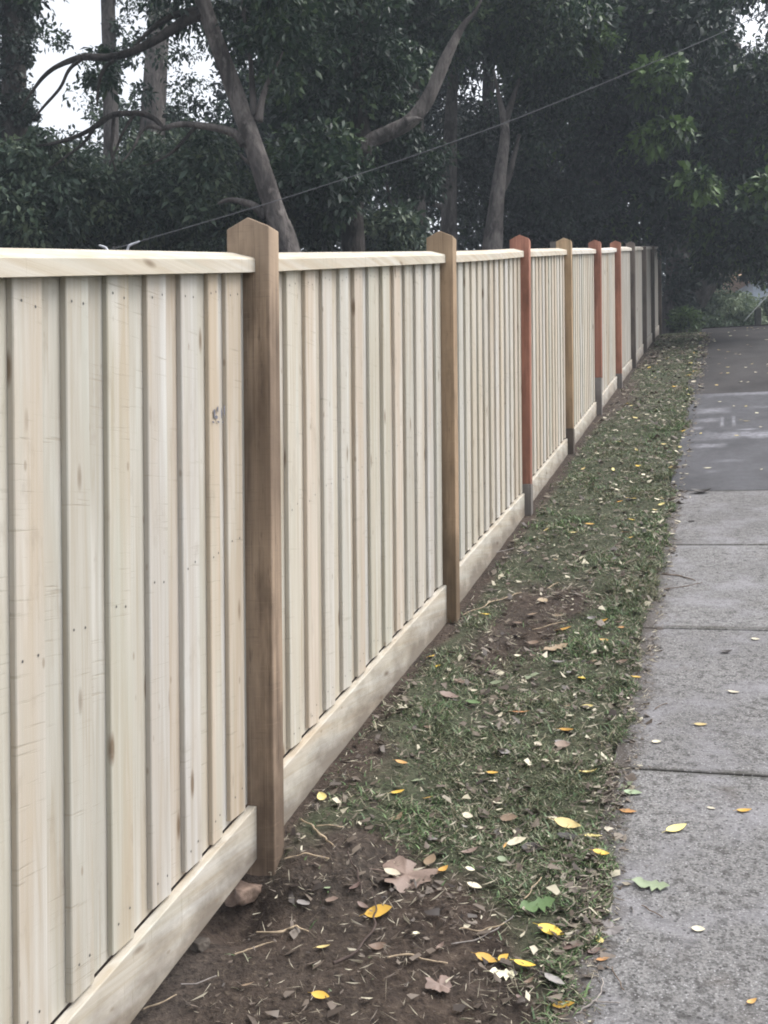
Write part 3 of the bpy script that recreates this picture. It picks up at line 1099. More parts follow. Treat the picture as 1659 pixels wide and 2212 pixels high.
# -- two straight trunks against the sky
Y = 20.0
t = tree('slender_tree', tb(240, Y), 'slender dark trunk standing straight against the white sky, left of the leaning gum')
limb(t, 'trunk', [(243, 560, 40), (240, 300, 34), (236, 120, 31), (232, -60, 29), (228, -330, 20)], Y, M_BARK_GREY, 10, .05, 30, True)
cl = [(*pt(236 + g.uniform(-18, 18), g.uniform(-40, 190), 20 + g.uniform(-.2, .2)), .13, 34, .35) for k in range(36)]
cl += blob_clumps(320, -60, 20, 90, 60, 1.5, 9, .34, 80, .4, .14, 31)
cl += blob_clumps(290, 100, 20.5, 34, 110, .8, 16, .22, 60, .4, .14, 34)
cl += blob_clumps(130, 110, 21, 80, 30, 1.0, 6, .2, 45, .4, .12, 32)
crown(t, cl, .11, 'gum', 33)
Y = 22.0
t = tree('pale_trunk_tree', tb(335, Y), 'broad pale grey trunk behind the long dark branch of the leaning gum')
limb(t, 'trunk', [(322, 560, 62), (328, 320, 56), (336, 150, 50), (346, 20, 46), (354, -120, 42), (360, -380, 30)], Y, M_BARK_PALE, 12, .04, 40, True)
cl = blob_clumps(430, 190, 22, 100, 130, 1.6, 26, .26, 60, .4, .14, 45)
cl += blob_clumps(440, -60, 22, 120, 90, 2, 16, .36, 80, .4, .14, 46)
cl += blob_clumps(250, 300, 23, 190, 90, 1.5, 50, .38, 100, .5, .12, 48)
crown(t, cl, .11, 'gum', 47)

# -- the trees further along the fence
Y = 15.0
t = tree('crooked_limb_tree', tb(765, Y), 'dark trunked tree with one crooked pale limb bending up to the right')
limb(t, 'trunk', [(765, 560, 53), (762, 470, 47), (770, 390, 37), (790, 330, 29)], Y, M_BARK_DARK, 12, .06, 50, True)
limb(t, 'branch', [(785, 330, 32), (802, 304, 32), (842, 286, 33), (882, 265, 33), (912, 232, 32), (938, 185, 28), (962, 130, 25), (983, 85, 19), (1003, 52, 13), (1024, 28, 7), (1040, 0, 4)], 14.6, M_BARK_PALE, 12, .05, 51)
limb(t, 'branch', [(878, 262, 18), (896, 256, 9), (914, 258, 4)], 14.4, M_BARK_PALE, 7, .05, 52)
limb(t, 'branch', [(790, 330, 40), (780, 250, 34), (770, 160, 28), (775, 60, 22), (790, -80, 14)], 15.2, M_BARK_DARK, 9, .06, 53)
cl = blob_clumps(720, 130, 15.5, 170, 190, 1.6, 110, .36, 120, .42, .15, 54)
cl += blob_clumps(690, 390, 14.3, 110, 110, 1.0, 60, .30, 110, .42, .15, 55)
cl += blob_clumps(800, 250, 16.0, 110, 120, 1.0, 40, .30, 110, .36, .15, 56)
crown(t, cl, .115, 'gum', 57)

Y = 18.0
t = tree('grey_trunk_tree', tb(895, Y), 'straight thick grey trunk standing just left of the tan second post')
limb(t, 'trunk', [(900, 560, 43), (900, 450, 39), (902, 300, 34), (890, 180, 28), (880, 60, 24), (874, -100, 18)], Y, M_BARK_GREY, 12, .05, 60, True)
cl = blob_clumps(890, 20, 17.5, 160, 140, 1.6, 90, .40, 120, .42, .16, 61)
cl += blob_clumps(880, 360, 16.5, 90, 55, .8, 30, .26, 110, .45, .17, 62)
crown(t, cl, .10, 'gum', 63)

Y = 19.0
t = tree('brown_trunk_tree', tb(970, Y), 'slim grey brown trunk rising just right of the tan second post')
limb(t, 'trunk', [(972, 560, 37), (970, 430, 33), (972, 300, 29), (978, 180, 23), (985, 20, 18), (990, -120, 12)], Y, M_BARK_GREY, 12, .05, 64, True)
limb(t, 'branch', [(962, 452, 15), (945, 444, 12), (925, 438, 7)], Y, M_BARK_GREY, 7, .05, 65)
cl = blob_clumps(1030, -10, 19, 150, 110, 1.6, 70, .42, 120, .40, .16, 66)
cl += blob_clumps(1010, 330, 21, 120, 160, 1.4, 70, .42, 110, .30, .14, 67)
crown(t, cl, .11, 'dark', 68)

Y = 18.5
t = tree('forked_tree', tb(1062, Y), 'pale forked trunk between the tan second post and the red third post')
limb(t, 'trunk', [(1062, 560, 45), (1070, 470, 36), (1080, 380, 29), (1090, 300, 22), (1088, 255, 16), (1077, 205, 9), (1066, 150, 5)], Y, M_BARK_PALE, 12, .05, 70, True)
limb(t, 'branch', [(1078, 420, 20), (1098, 380, 16), (1110, 340, 11), (1122, 290, 7)], 18.6, M_BARK_GREY, 8, .05, 71)
limb(t, 'branch', [(1088, 285, 18), (1096, 250, 16), (1107, 215, 12), (1122, 170, 6)], 18.5, M_BARK_GREY, 8, .05, 72)
cl = blob_clumps(1180, 180, 20, 120, 150, 1.6, 60, .42, 110, .36, .16, 73)
cl += blob_clumps(1140, 30, 18, 130, 90, 1.4, 60, .38, 120, .50, .16, 74)
crown(t, cl, .11, 'gum', 75)

Y = 24.0
t = tree('broad_evergreen_tree', tb(1300, Y), 'broad dark evergreen with pale green leaf sprays, hanging over the far fence')
limb(t, 'trunk', [(1290, 560, 48), (1290, 400, 42), (1300, 200, 36), (1310, 0, 24), (1315, -200, 14)], 25, M_BARK_DARK, 12, .06, 80, True)
cl = blob_clumps(1330, 120, 22, 230, 240, 3.0, 190, .55, 130, .36, .13, 81)
cl += blob_clumps(1330, 400, 23, 210, 140, 2.0, 100, .5, 120, .28, .12, 82)
cl += blob_clumps(1425, 185, 18.6, 50, 45, .5, 14, .24, 100, .82, .1, 83)
cl += blob_clumps(1430, 300, 18.6, 60, 26, .4, 12, .24, 90, .84, .1, 84)
cl += blob_clumps(1505, 405, 18.6, 36, 38, .4, 9, .22, 90, .82, .1, 85)
cl += blob_clumps(1240, 80, 18.6, 90, 70, .5, 26, .26, 110, .68, .14, 86)
crown(t, cl, .15, 'lush', 87, aspect=.52)

Y = 27.5
t = tree('ivy_foot_tree', tb(1462, Y), 'dark trunk with ivy at its foot, standing at the far end of the fence')
limb(t, 'trunk', [(1458, 700, 60), (1462, 600, 52), (1468, 480, 46), (1470, 300, 42), (1472, 60, 34), (1475, -150, 22)], Y, M_BARK_GREY, 12, .06, 90, True)
cl = [(*pt(1478 + g.uniform(-22, 20), g.uniform(560, 700), 27.2 + g.uniform(-.3, .2)), .25, 50, .35) for k in range(34)]
crown(t, cl, .12, 'ivy', 91, 'ivy', .75)
cl = blob_clumps(1470, 250, 27, 150, 220, 2.5, 120, .6, 110, .32, .13, 92)
crown(t, cl, .15, 'dark', 93)

Y = 24.0
t = tree('overhanging_tree', pt(1760, 640, Y), 'leafy tree hanging low over the right side of the path')
limb(t, 'trunk', [(1790, 660, 80), (1770, 500, 70), (1740, 300, 60), (1720, 100, 45), (1710, -150, 25)], Y, M_BARK_DARK, 12, .06, 95, True)
cl = blob_clumps(1620, 280, 22, 130, 200, 2.0, 110, .5, 120, .42, .13, 96)
cl += blob_clumps(1620, 480, 21, 110, 95, 1.4, 60, .42, 120, .46, .14, 97)
cl += blob_clumps(1560, 480, 21.5, 50, 60, 1.0, 18, .36, 100, .45, .14, 98)
cl += blob_clumps(1560, -10, 23, 160, 60, 2.0, 40, .5, 110, .35, .13, 99)
cl += blob_clumps(1650, 405, 18.5, 26, 24, .4, 6, .2, 90, .85, .08, 200)
cl += blob_clumps(1540, 570, 27.5, 40, 50, .8, 16, .4, 80, .4, .12, 201)
cl += blob_clumps(1625, 592, 27.5, 60, 17, .8, 15, .26, 50, .4, .12, 209)
crown(t, cl, .15, 'lush', 202, aspect=.52)

t = tree('leaning_dark_tree', pt(1500, 640, 30), 'dark leaning trunk behind the ivy footed tree at the top of the path')
limb(t, 'trunk', [(1492, 690, 40), (1510, 640, 46), (1530, 590, 60), (1548, 500, 80), (1560, 350, 80), (1570, 100, 60)], 30, M_BARK_DARK, 12, .06, 205, True)
cl = blob_clumps(1560, 500, 31, 110, 90, 1.5, 60, .6, 100, .25, .1, 206)
cl += blob_clumps(1590, 250, 32, 150, 230, 2.0, 90, .7, 110, .25, .1, 207)
crown(t, cl, .17, 'dark', 208)

# -- shrubs close behind the fence on the left
shr = [(60, 420, 13.5, 110, 130, 'grey green feathery shrub behind the fence at the far left'),
       (190, 440, 14.4, 120, 120, 'bushy shrub behind the fence, second from the left edge'),
       (330, 425, 14.6, 130, 130, 'bushy shrub below the bare drooping branch of the leaning gum'),
       (450, 425, 14.2, 90, 140, 'dense shrub just left of the leaning gum trunk'),
       (640, 440, 15.5, 110, 110, 'dense shrub just right of the leaning gum trunk'),
       (840, 520, 16, 70, 55, 'pale leaved low shrub between the dark trunk and the grey trunk'),
       (1180, 470, 21, 120, 90, 'dark low shrub behind the red third post')]
for k, (px, py, Y, rx, ry, lab) in enumerate(shr):
    t = tree('shrub', tb(px, Y), lab, 'shrub', 'shrubs behind the fence')
    limb(t, 'stem', [(px, 560, 16), (px + 8, 480, 12), (px - 4, 400, 6)], Y, M_BARK_DARK, 7, .1, 300 + k, True)
    cl = blob_clumps(px, py, Y, rx, ry, .9, 95, .26, 105, .45 if k != 6 else .28, .16, 310 + k)
    crown(t, cl, .095 if k < 4 else .11, 'shrub' if k != 6 else 'dark', 330 + k, 'foliage')

# -- tall backing trees with their own trunks
back = [(570, 140, 27, 120, 300, 'tall dense tree filling the gap behind the leaning gum'),
        (700, 60, 28, 190, 400, 'tall dense tree far behind the crooked limb'),
        (860, 60, 29, 190, 420, 'tall dense tree far behind the grey trunk'),
        (1060, 60, 29, 190, 420, 'tall dense tree far behind the forked trunk'),
        (1250, 80, 31, 190, 420, 'tall dense tree far behind the broad evergreen'),
        (120, 450, 28, 230, 130, 'rounded tree far behind the left shrubs, below the white sky'),
        (370, 400, 27, 160, 150, 'rounded tree far behind the drooping gum branch')]
for k, (px, py, Y, rx, ry, lab) in enumerate(back):
    t = tree('woodland_tree', tb(px, Y), lab, 'tree', 'tall trees at the back of the wood')
    limb(t, 'trunk', [(px, 560, 40), (px + 5, 400, 36), (px - 5, 200 if k < 5 else 380, 26)] + ([(px + 4, -60, 20), (px, -330, 10)] if k < 5 else []), Y, M_BARK_DARK, 8, .08, 350 + k, True)
    cl = blob_clumps(px, py, Y, rx, ry, 2.2, 200 if k < 5 else 110, .62, 85, .33 if k < 5 else .45, .13, 360 + k)
    crown(t, cl, .18, 'dark' if k < 5 else 'shrub', 380 + k)

# -- the far wood that closes the view
cl = []
g = np.random.default_rng(400)
while len(cl) < 1500:
    px, py = g.uniform(-500, 2300), g.uniform(-500, 680)
    if len(cl) > 950:
        py = g.uniform(330, 690)
    lim = 390 if px < 470 else (330 if px < 520 else -500)
    if py < lim:
        continue
    if 1530 < px < 1720 and 560 < py:
        continue
    c = pt(px, py, g.uniform(37, 44))
    cl.append((*c, g.uniform(.9, 1.5), 75, np.clip(.3 + g.normal() * .12, 0, 1)))
co_, lo_, t_ = leaf_cloud(cl, .32, 401)
o = np_mesh('far_woodland', co_, lo_, 3, FOL['dark'], face_attrs={'tint': t_})
tag(o, 'dark mass of woodland closing the view behind the trees', 'woodland', kind='stuff')

# -- top of the path: bush, tuft, posts, house
t = tree('bush', pt(1570, 690, 30), 'soft grey green bush at the top of the path')
limb(t, 'stem', [(1570, 700, 10), (1572, 680, 8), (1568, 655, 4)], 31, M_BARK_DARK, 6, .1, 410)
cl = blob_clumps(1570, 672, 31, 62, 36, .9, 60, .30, 110, .72, .12, 411) + blob_clumps(1530, 672, 31, 30, 30, .6, 22, .28, 100, .6, .12, 412) + blob_clumps(1522, 700, 30.5, 40, 24, .6, 26, .28, 110, .5, .12, 419) + blob_clumps(1600, 698, 31, 60, 16, .6, 26, .26, 110, .55, .12, 418)
crown(t, cl, .11, 'sage', 413, 'foliage')
t = tree('fern', pt(1485, 690, 26.2), 'yellowish green weed clump at the far end of the verge')
cl = blob_clumps(1482, 690, 26.4, 32, 16, .4, 30, .20, 90, .85, .1, 414)
crown(t, cl, .12, 'lush', 415, 'foliage', .2, -.3)
t = tree('bush', pt(1660, 690, 32), 'pale bush beside the dark post at the top of the path')
cl = blob_clumps(1668, 672, 32, 40, 34, .7, 40, .3, 100, .7, .12, 416)
crown(t, cl, .11, 'sage', 417, 'foliage')

M_WHITE = mat_plain('white_paint', (.55, .57, .55), .5, .4, .1, 20, 0)
M_BLACKPOST = mat_plain('dark_timber', (.05, .05, .045), .8, .2, .3, 15, .2)
a = pt(1637, 697, 28.2)
o = empty('marker_post', (a.x, a.y, gz(a.x, a.y)))
tag(o, 'short dark timber post at the top of the path', 'post')
hh = pt(1637, 662, 28.2).z - gz(a.x, a.y)
m = MB()
m.hexa([(-.07, -.07, -.2), (.07, -.07, -.2), (.07, .07, -.2), (-.07, .07, -.2)], [(-.07, -.07, hh - .06), (.07, -.07, hh - .06), (.07, .07, hh - .06), (-.07, .07, hh - .06)])
m.hexa([(-.07, -.07, hh - .059), (.07, -.07, hh - .059), (.07, .07, hh - .059), (-.07, .07, hh - .059)], [(-.03, -.03, hh), (.03, -.03, hh), (.03, .03, hh), (-.03, .03, hh)])
m.build('post_shaft', [M_BLACKPOST], o, bevel=.008)
o = empty('leaning_pole', tuple(pt(1609, 694, 27.9)))
tag(o, 'thin white pole leaning to the right beside the short dark post', 'pole')
b0, b1 = pt(1607, 694, 27.9), pt(1662, 634, 28.0)
rows = [[*(b0 - o.location), .011], [*((b0 + b1) / 2 - o.location), .011], [*(b1 - o.location), .009]]
v, f = tube(rows, 8, 0, 4, 1)
link_mesh('pole_shaft', v, f, M_WHITE, o, True)

# house beyond the brow: terracotta roof and pale blue wall
Yh = 62.0
hc = pt(1640, 640, Yh)
house = empty('distant_house', (hc.x, hc.y, gz(hc.x, hc.y)))
tag(house, 'distant house with terracotta roof and pale blue wall glimpsed under the trees', 'house')
M_WALL = mat_plain('pale_blue_render', (.50, .56, .66), .8, .2, .08, 3, 0)
M_ROOF = mat_plain('terracotta_tiles', (.52, .33, .21), .8, .2, .25, 6, .2)
hb = hc.z - house.location.z
zw = pt(1640, 622, Yh).z - house.location.z
zr = pt(1640, 598, Yh).z - house.location.z
m = MB()
m.hexa([(-1.0, -2, -1), (5, -2, -1), (5, 5, -1), (-1.0, 5, -1)], [(-1.0, -2, zw), (5, -2, zw), (5, 5, zw), (-1.0, 5, zw)])
m.build('wall', [M_WALL], house)
m = MB()
e = .5
m.add([(-1.8 - e, -2 - e, zw + .003), (5 + e, -2 - e, zw + .003), (5 + e, 5 + e, zw + .003), (-1.8 - e, 5 + e, zw + .003), (-1.8 - e, 1.5, zr + .9), (5 + e, 1.5, zr + .9)],
      [(3, 2, 1, 0), (0, 1, 5, 4), (2, 3, 4, 5), (1, 2, 5), (3, 0, 4)])
m.build('roof', [M_ROOF], house)
m = MB()
for wx in (.6, 2.8):
    m.hexa([(wx, -2.06, zw - 2.2), (wx + 1.1, -2.06, zw - 2.2), (wx + 1.1, -2.003, zw - 2.2), (wx, -2.003, zw - 2.2)],
           [(wx, -2.06, zw - 1.0), (wx + 1.1, -2.06, zw - 1.0), (wx + 1.1, -2.003, zw - 1.0), (wx, -2.003, zw - 1.0)])
    m.build('window', [M_BLACKPOST], house)
    m = MB()

# ------------------------------------------------------------------ overhead cable and pale twigs behind the capping
M_CABLE = mat_plain('weathered_cable', (.14, .14, .15), .6, .4, .1, 20, 0)
rows = []
for px, py, Yc in ((150, 566, 9.6), (255, 535, 9.5), (560, 445, 9.4), (830, 358, 9.3), (1100, 262, 9.2), (1375, 150, 9.1), (1600, 52, 9.0), (1800, -45, 9.0), (2300, -320, 9.0), (3000, -760, 9)):
    c = pt(px, py, Yc)
    rows.append([c.x, c.y, c.z, .0037])
v, f = tube(rows, 6, 0, 8, 1)
o = link_mesh('overhead_cable', v, f, M_CABLE, None, True)
tag(o, 'thin grey overhead cable slanting up to the right across the trees', 'cable')
M_DRYTWIG = mat_plain('bleached_twig', (.55, .56, .60), .7, .3, .15, 30, 0)
for pts_, lab in ((((262, 660, 5), (268, 570, 5), (276, 537, 5), (283, 529, 6), (293, 525, 5), (302, 521, 3)), 'curved bleached twig poking above the capping of the nearest bay'),
                  (((250, 660, 5), (243, 570, 5), (231, 539, 6), (223, 533, 6), (214, 530, 4)), 'stubby bleached twig poking above the capping, left of the curved one')):
    c = pt(pts_[0][0], 560, 9.2)
    e = empty('dry_twig', (c.x, c.y, gz(c.x, c.y)))
    tag(e, lab, 'twig')
    limb(e, 'stalk', [(p[0], p[1], p[2], 9.2) for p in pts_], 9.2, M_DRYTWIG, 7, .1, 3)

# ------------------------------------------------------------------ grass
M_GRASS = mat_foliage('short_grass', (.36, .315, .225), (.080, .135, .062), (.20, .30, .13))


def grass_patch(n, s_lo, s_hi, wmul, seed):
    g = np.random.default_rng(seed)
    s = g.uniform(s_lo, s_hi, n)
    v = g.uniform(-.02, PATH_V0 + .04, n)
    bm = bare_mask(s, v)
    dens = np.clip(1.05 - bm * 1.5, 0.015, 1) * (.12 + .88 * smooth(.38, .56, fbm(s * 5, v * 5, 77))) * (.75 + .5 * smooth(.45, .9, v))
    edge = PATH_V0 + .028 * (1 - smooth(3.5, 8, s)) + 0.075 * (fbm(s * 2.6, s * 0 + 3.3, 21) - .5) * 2 + 0.05 * (fbm(s * 11, v * 9, 22) - .5) * 2
    dens *= (v < edge + .03)
    k = g.random(n) < dens
    s, v = s[k], v[k]
    n = len(s)
    x, y = sv_xy(s, v)
    z = ground_z(s, v) - .003
    ln = g.uniform(.016, .045, n) * (.6 + .9 * smooth(.35, .75, fbm(s * 3, v * 3, 78)) + .5 * smooth(.6, .95, v) * fbm(s * 4, v * 4, 81))
    th = g.uniform(0, 2 * np.pi, n)
    tilt = g.uniform(.7, 1.62, n)
    dirv = np.stack([np.cos(th) * np.sin(tilt), np.sin(th) * np.sin(tilt), np.cos(tilt)], 1)
    sd = np.stack([-np.sin(th), np.cos(th), np.zeros(n)], 1)
    w = g.uniform(.0012, .0032, n) * wmul
    P = np.stack([x, y, z], 1)
    mid = P + dirv * (ln * .55)[:, None]
    tip = P + dirv * ln[:, None] - np.array([0, 0, 1]) * (ln * .18)[:, None]
    co = np.stack([P - sd * w[:, None], P + sd * w[:, None], mid + sd * (w * .8)[:, None], mid - sd * (w * .8)[:, None], tip], 1).reshape(-1, 3)
    b = np.arange(n) * 5
    loops = np.stack([b, b + 1, b + 2, b, b + 2, b + 3, b + 3, b + 2, b + 4], 1).reshape(-1)
    straw = g.random(n) < .24
    pat = fbm(s * 2, v * 3, 79)
    t = np.where(straw, g.uniform(0, .3, n), np.clip(.45 + .9 * (pat - .4) + g.normal(size=n) * .2, .34, 1))
    return co, loops, np.repeat(t, 3)


parts = [grass_patch(105000, 2.4, 7.5, 1.0, 1), grass_patch(60000, 7.5, 13, 1.7, 2), grass_patch(36000, 13, 26, 3.0, 3)]
co_ = np.concatenate([p[0] for p in parts])
offs = np.cumsum([0] + [len(p[0]) for p in parts[:-1]])
lo_ = np.concatenate([p[1] + o_ for p, o_ in zip(parts, offs)])
t_ = np.concatenate([p[2] for p in parts])
o = np_mesh('grass', co_, lo_, 3, M_GRASS, face_attrs={'tint': t_})
tag(o, 'short patchy grass on the verge between fence and path', 'grass', kind='stuff')

# ------------------------------------------------------------------ fallen leaves
LM = {
    'yellow': mat_leaf('yellow_leaf', (.66, .42, .075), (.55, .33, .07)),
    'paleyellow': mat_leaf('pale_yellow_leaf', (.70, .58, .25), (.62, .48, .17)),
    'cream': mat_leaf('cream_leaf', (.68, .63, .48), (.55, .47, .32)),
    'orange': mat_leaf('orange_brown_leaf', (.50, .27, .10), (.30, .15, .07)),
    'brown': mat_leaf('brown_leaf', (.19, .13, .095), (.11, .075, .058)),
    'pinkbrown': mat_leaf('pinkish_brown_leaf', (.215, .155, .13), (.155, .11, .092)),
    'tan': mat_leaf('tan_leaf', (.34, .26, .17), (.24, .17, .11)),
    'grey': mat_leaf('grey_leaf', (.27, .25, .24), (.17, .15, .15)),
    'dark': mat_leaf('dark_wet_leaf', (.045, .038, .036), (.03, .025, .025)),
    'green': mat_leaf('green_leaf', (.085, .135, .05), (.11, .16, .065)),
    'palegreen': mat_leaf('pale_green_leaf', (.26, .31, .20), (.20, .26, .15)),
}
LEAFMESH = {}


def leaf_mesh(shape, mat):
    key = (shape, mat)
    if key in LEAFMESH:
        return LEAFMESH[key]
    r = random.Random(hash(shape) % 1000 if False else {'oval': 1, 'slim': 2, 'round': 3, 'lobed': 4, 'jag': 5, 'curl': 6, 'torn': 7}[shape])
    V, Fc = [], []
    if shape in ('oval', 'slim', 'round', 'jag', 'curl', 'torn'):
        wid = {'oval': .47, 'slim': .28, 'round': .72, 'jag': .54, 'curl': .54, 'torn': .62}[shape]
        n = 10
        for i in range(n + 1):
            t = i / n
            w = wid * .5 * max(.02, math.sin(math.pi * t ** .85)) ** .8
            jl = 1 + (.35 * (r.random() - .5) if shape == 'jag' else 1.15 * (r.random() - .62) if shape == 'torn' else .06 * (r.random() - .5))
            jr = 1 + (.35 * (r.random() - .5) if shape == 'jag' else 1.15 * (r.random() - .62) if shape == 'torn' else .06 * (r.random() - .5))
            cz = (.20 if shape == 'curl' else .09) * (2 * t - 1) ** 2
            bend = .06 * math.sin(t * 2.2)
            fold = .35 if shape == 'curl' else .16
            V += [(t - .5, w * jl + bend, cz + w * fold), (t - .5, w * jl * .5 + bend, cz + w * fold * .4), (t - .5, bend, cz), (t - .5, -w * jr * .5 + bend, cz + w * fold * .4), (t - .5, -w * jr + bend, cz + w * fold)]
        for i in range(n):
            for k in range(4):
                a = i * 5 + k
                Fc.append((a, a + 5, a + 6, a + 1))
        # stalk
        b = len(V)
        V += [(-.5, .012 + 0, .09), (-.5, -.012, .09), (-.72, .01, .04), (-.72, -.006, .04), (-.5, 0, .11), (-.72, .002, .055)]
        Fc += [(b, b + 1, b + 3, b + 2), (b + 1, b + 4, b + 5, b + 3), (b + 4, b, b + 2, b + 5)]
    else:
        n = 60
        V.append((0, 0, 0))
        for ring in (.35, .7, 1.0):
            for k in range(n):
                th = 2 * math.pi * k / n
                lob = .41 + .035 * abs(math.cos(2.5 * th)) ** .8 + .06 * math.sin(3 * th + 1) + .03 * math.sin(7 * th) + .03 * math.sin(11 * th) + .022 * math.sin(17 * th + 1)
                if math.cos(th) < -.92:
                    lob *= .55
                rr = lob * (ring if ring < 1 else 1)
                V.append((rr * math.cos(th), rr * math.sin(th), .05 * math.sin(3 * th + ring * 2) * ring + .03 * math.sin(5 * th) * ring))
        for k in range(n):
            Fc.append((0, 1 + k, 1 + (k + 1) % n))
        for q_ in range(2):
            for k in range(n):
                a, b = 1 + q_ * n + k, 1 + q_ * n + (k + 1) % n
                Fc.append((a, a + n, b + n, b))
        b = len(V)
        V += [(-.2, .012, .01), (-.2, -.012, .01), (-.75, .07, .02), (-.75, .05, .02), (-.2, 0, .03), (-.75, .06, .035)]
        Fc += [(b, b + 1, b + 3, b + 2), (b + 1, b + 4, b + 5, b + 3), (b + 4, b, b + 2, b + 5)]
    me = bpy.data.meshes.new('fallen_leaf')
    me.from_pydata(V, [], Fc)
    me.materials.append(LM[mat])
    me.polygons.foreach_set('use_smooth', [True] * len(me.polygons))
    me.update()
    LEAFMESH[key] = me
    return me


def put_leaf(s, v, size, ang, shape, mat, label, group=None, lift=None, tilt=.12, flat=False):
    o = bpy.data.objects.new('fallen_leaf', leaf_mesh(shape, mat))
    col.objects.link(o)
    x, y = sv_xy(s, v)
    onpath = v > PATH_V0 + .02 and v < PATH_V1
    z = float(O[2] + SL * s) if onpath else gz(x, y)
    if lift is None:
        lift = .003 if onpath else random.uniform(.006, .016)
    x_, y_ = x, y
    # lie in the hillside plane, turned by ang, with a small random tilt
    zx = ax_n.copy()
    R = Matrix((ax_v, ax_s, zx)).transposed().to_4x4()
    tl = tilt * 2.4 if not onpath else tilt * .6
    M_ = Matrix.Translation((x_, y_, z + lift)) @ R @ Matrix.Rotation(ang, 4, 'Z') @ Matrix.Rotation(random.uniform(-tl, tl), 4, 'X') @ Matrix.Rotation(random.uniform(-tl, tl), 4, 'Y')
    sc_ = Matrix.Diagonal((size, size * random.uniform(.85, 1.15), size * random.uniform(.6, 1.2), 1))
    o.matrix_world = M_ @ sc_
    tag(o, label, 'leaf', group)
    return o


def src_hit(zx, zy, ox, oy, k):
    """A point read off an enlarged crop of the photograph -> (s, v) and its depth."""
    px, py = (ox + zx * k) / 1.50693, (oy + zy * k) / 1.50693
    s, v = ground_hit(px, py)
    return s, v, sv_xy(s, v)[1]


Z5 = (1250, 1500, .7535)
Z6 = (1250, 2400, .7535)
Z7 = (300, 2400, .7233)
G_Y, G_C, G_B, G_PC, G_PY = ('yellow fallen leaves on the verge', 'cream fallen leaves on the verge', 'dry brown fallen leaves on the verge', 'cream fallen leaves on the path', 'small leaves on the upper path')
L_Y, L_C, L_B = ('one of the small yellow or orange leaves scattered over the verge', 'one of the small plain cream leaves scattered over the verge', 'one of the small dry brown or grey leaves scattered over the verge')
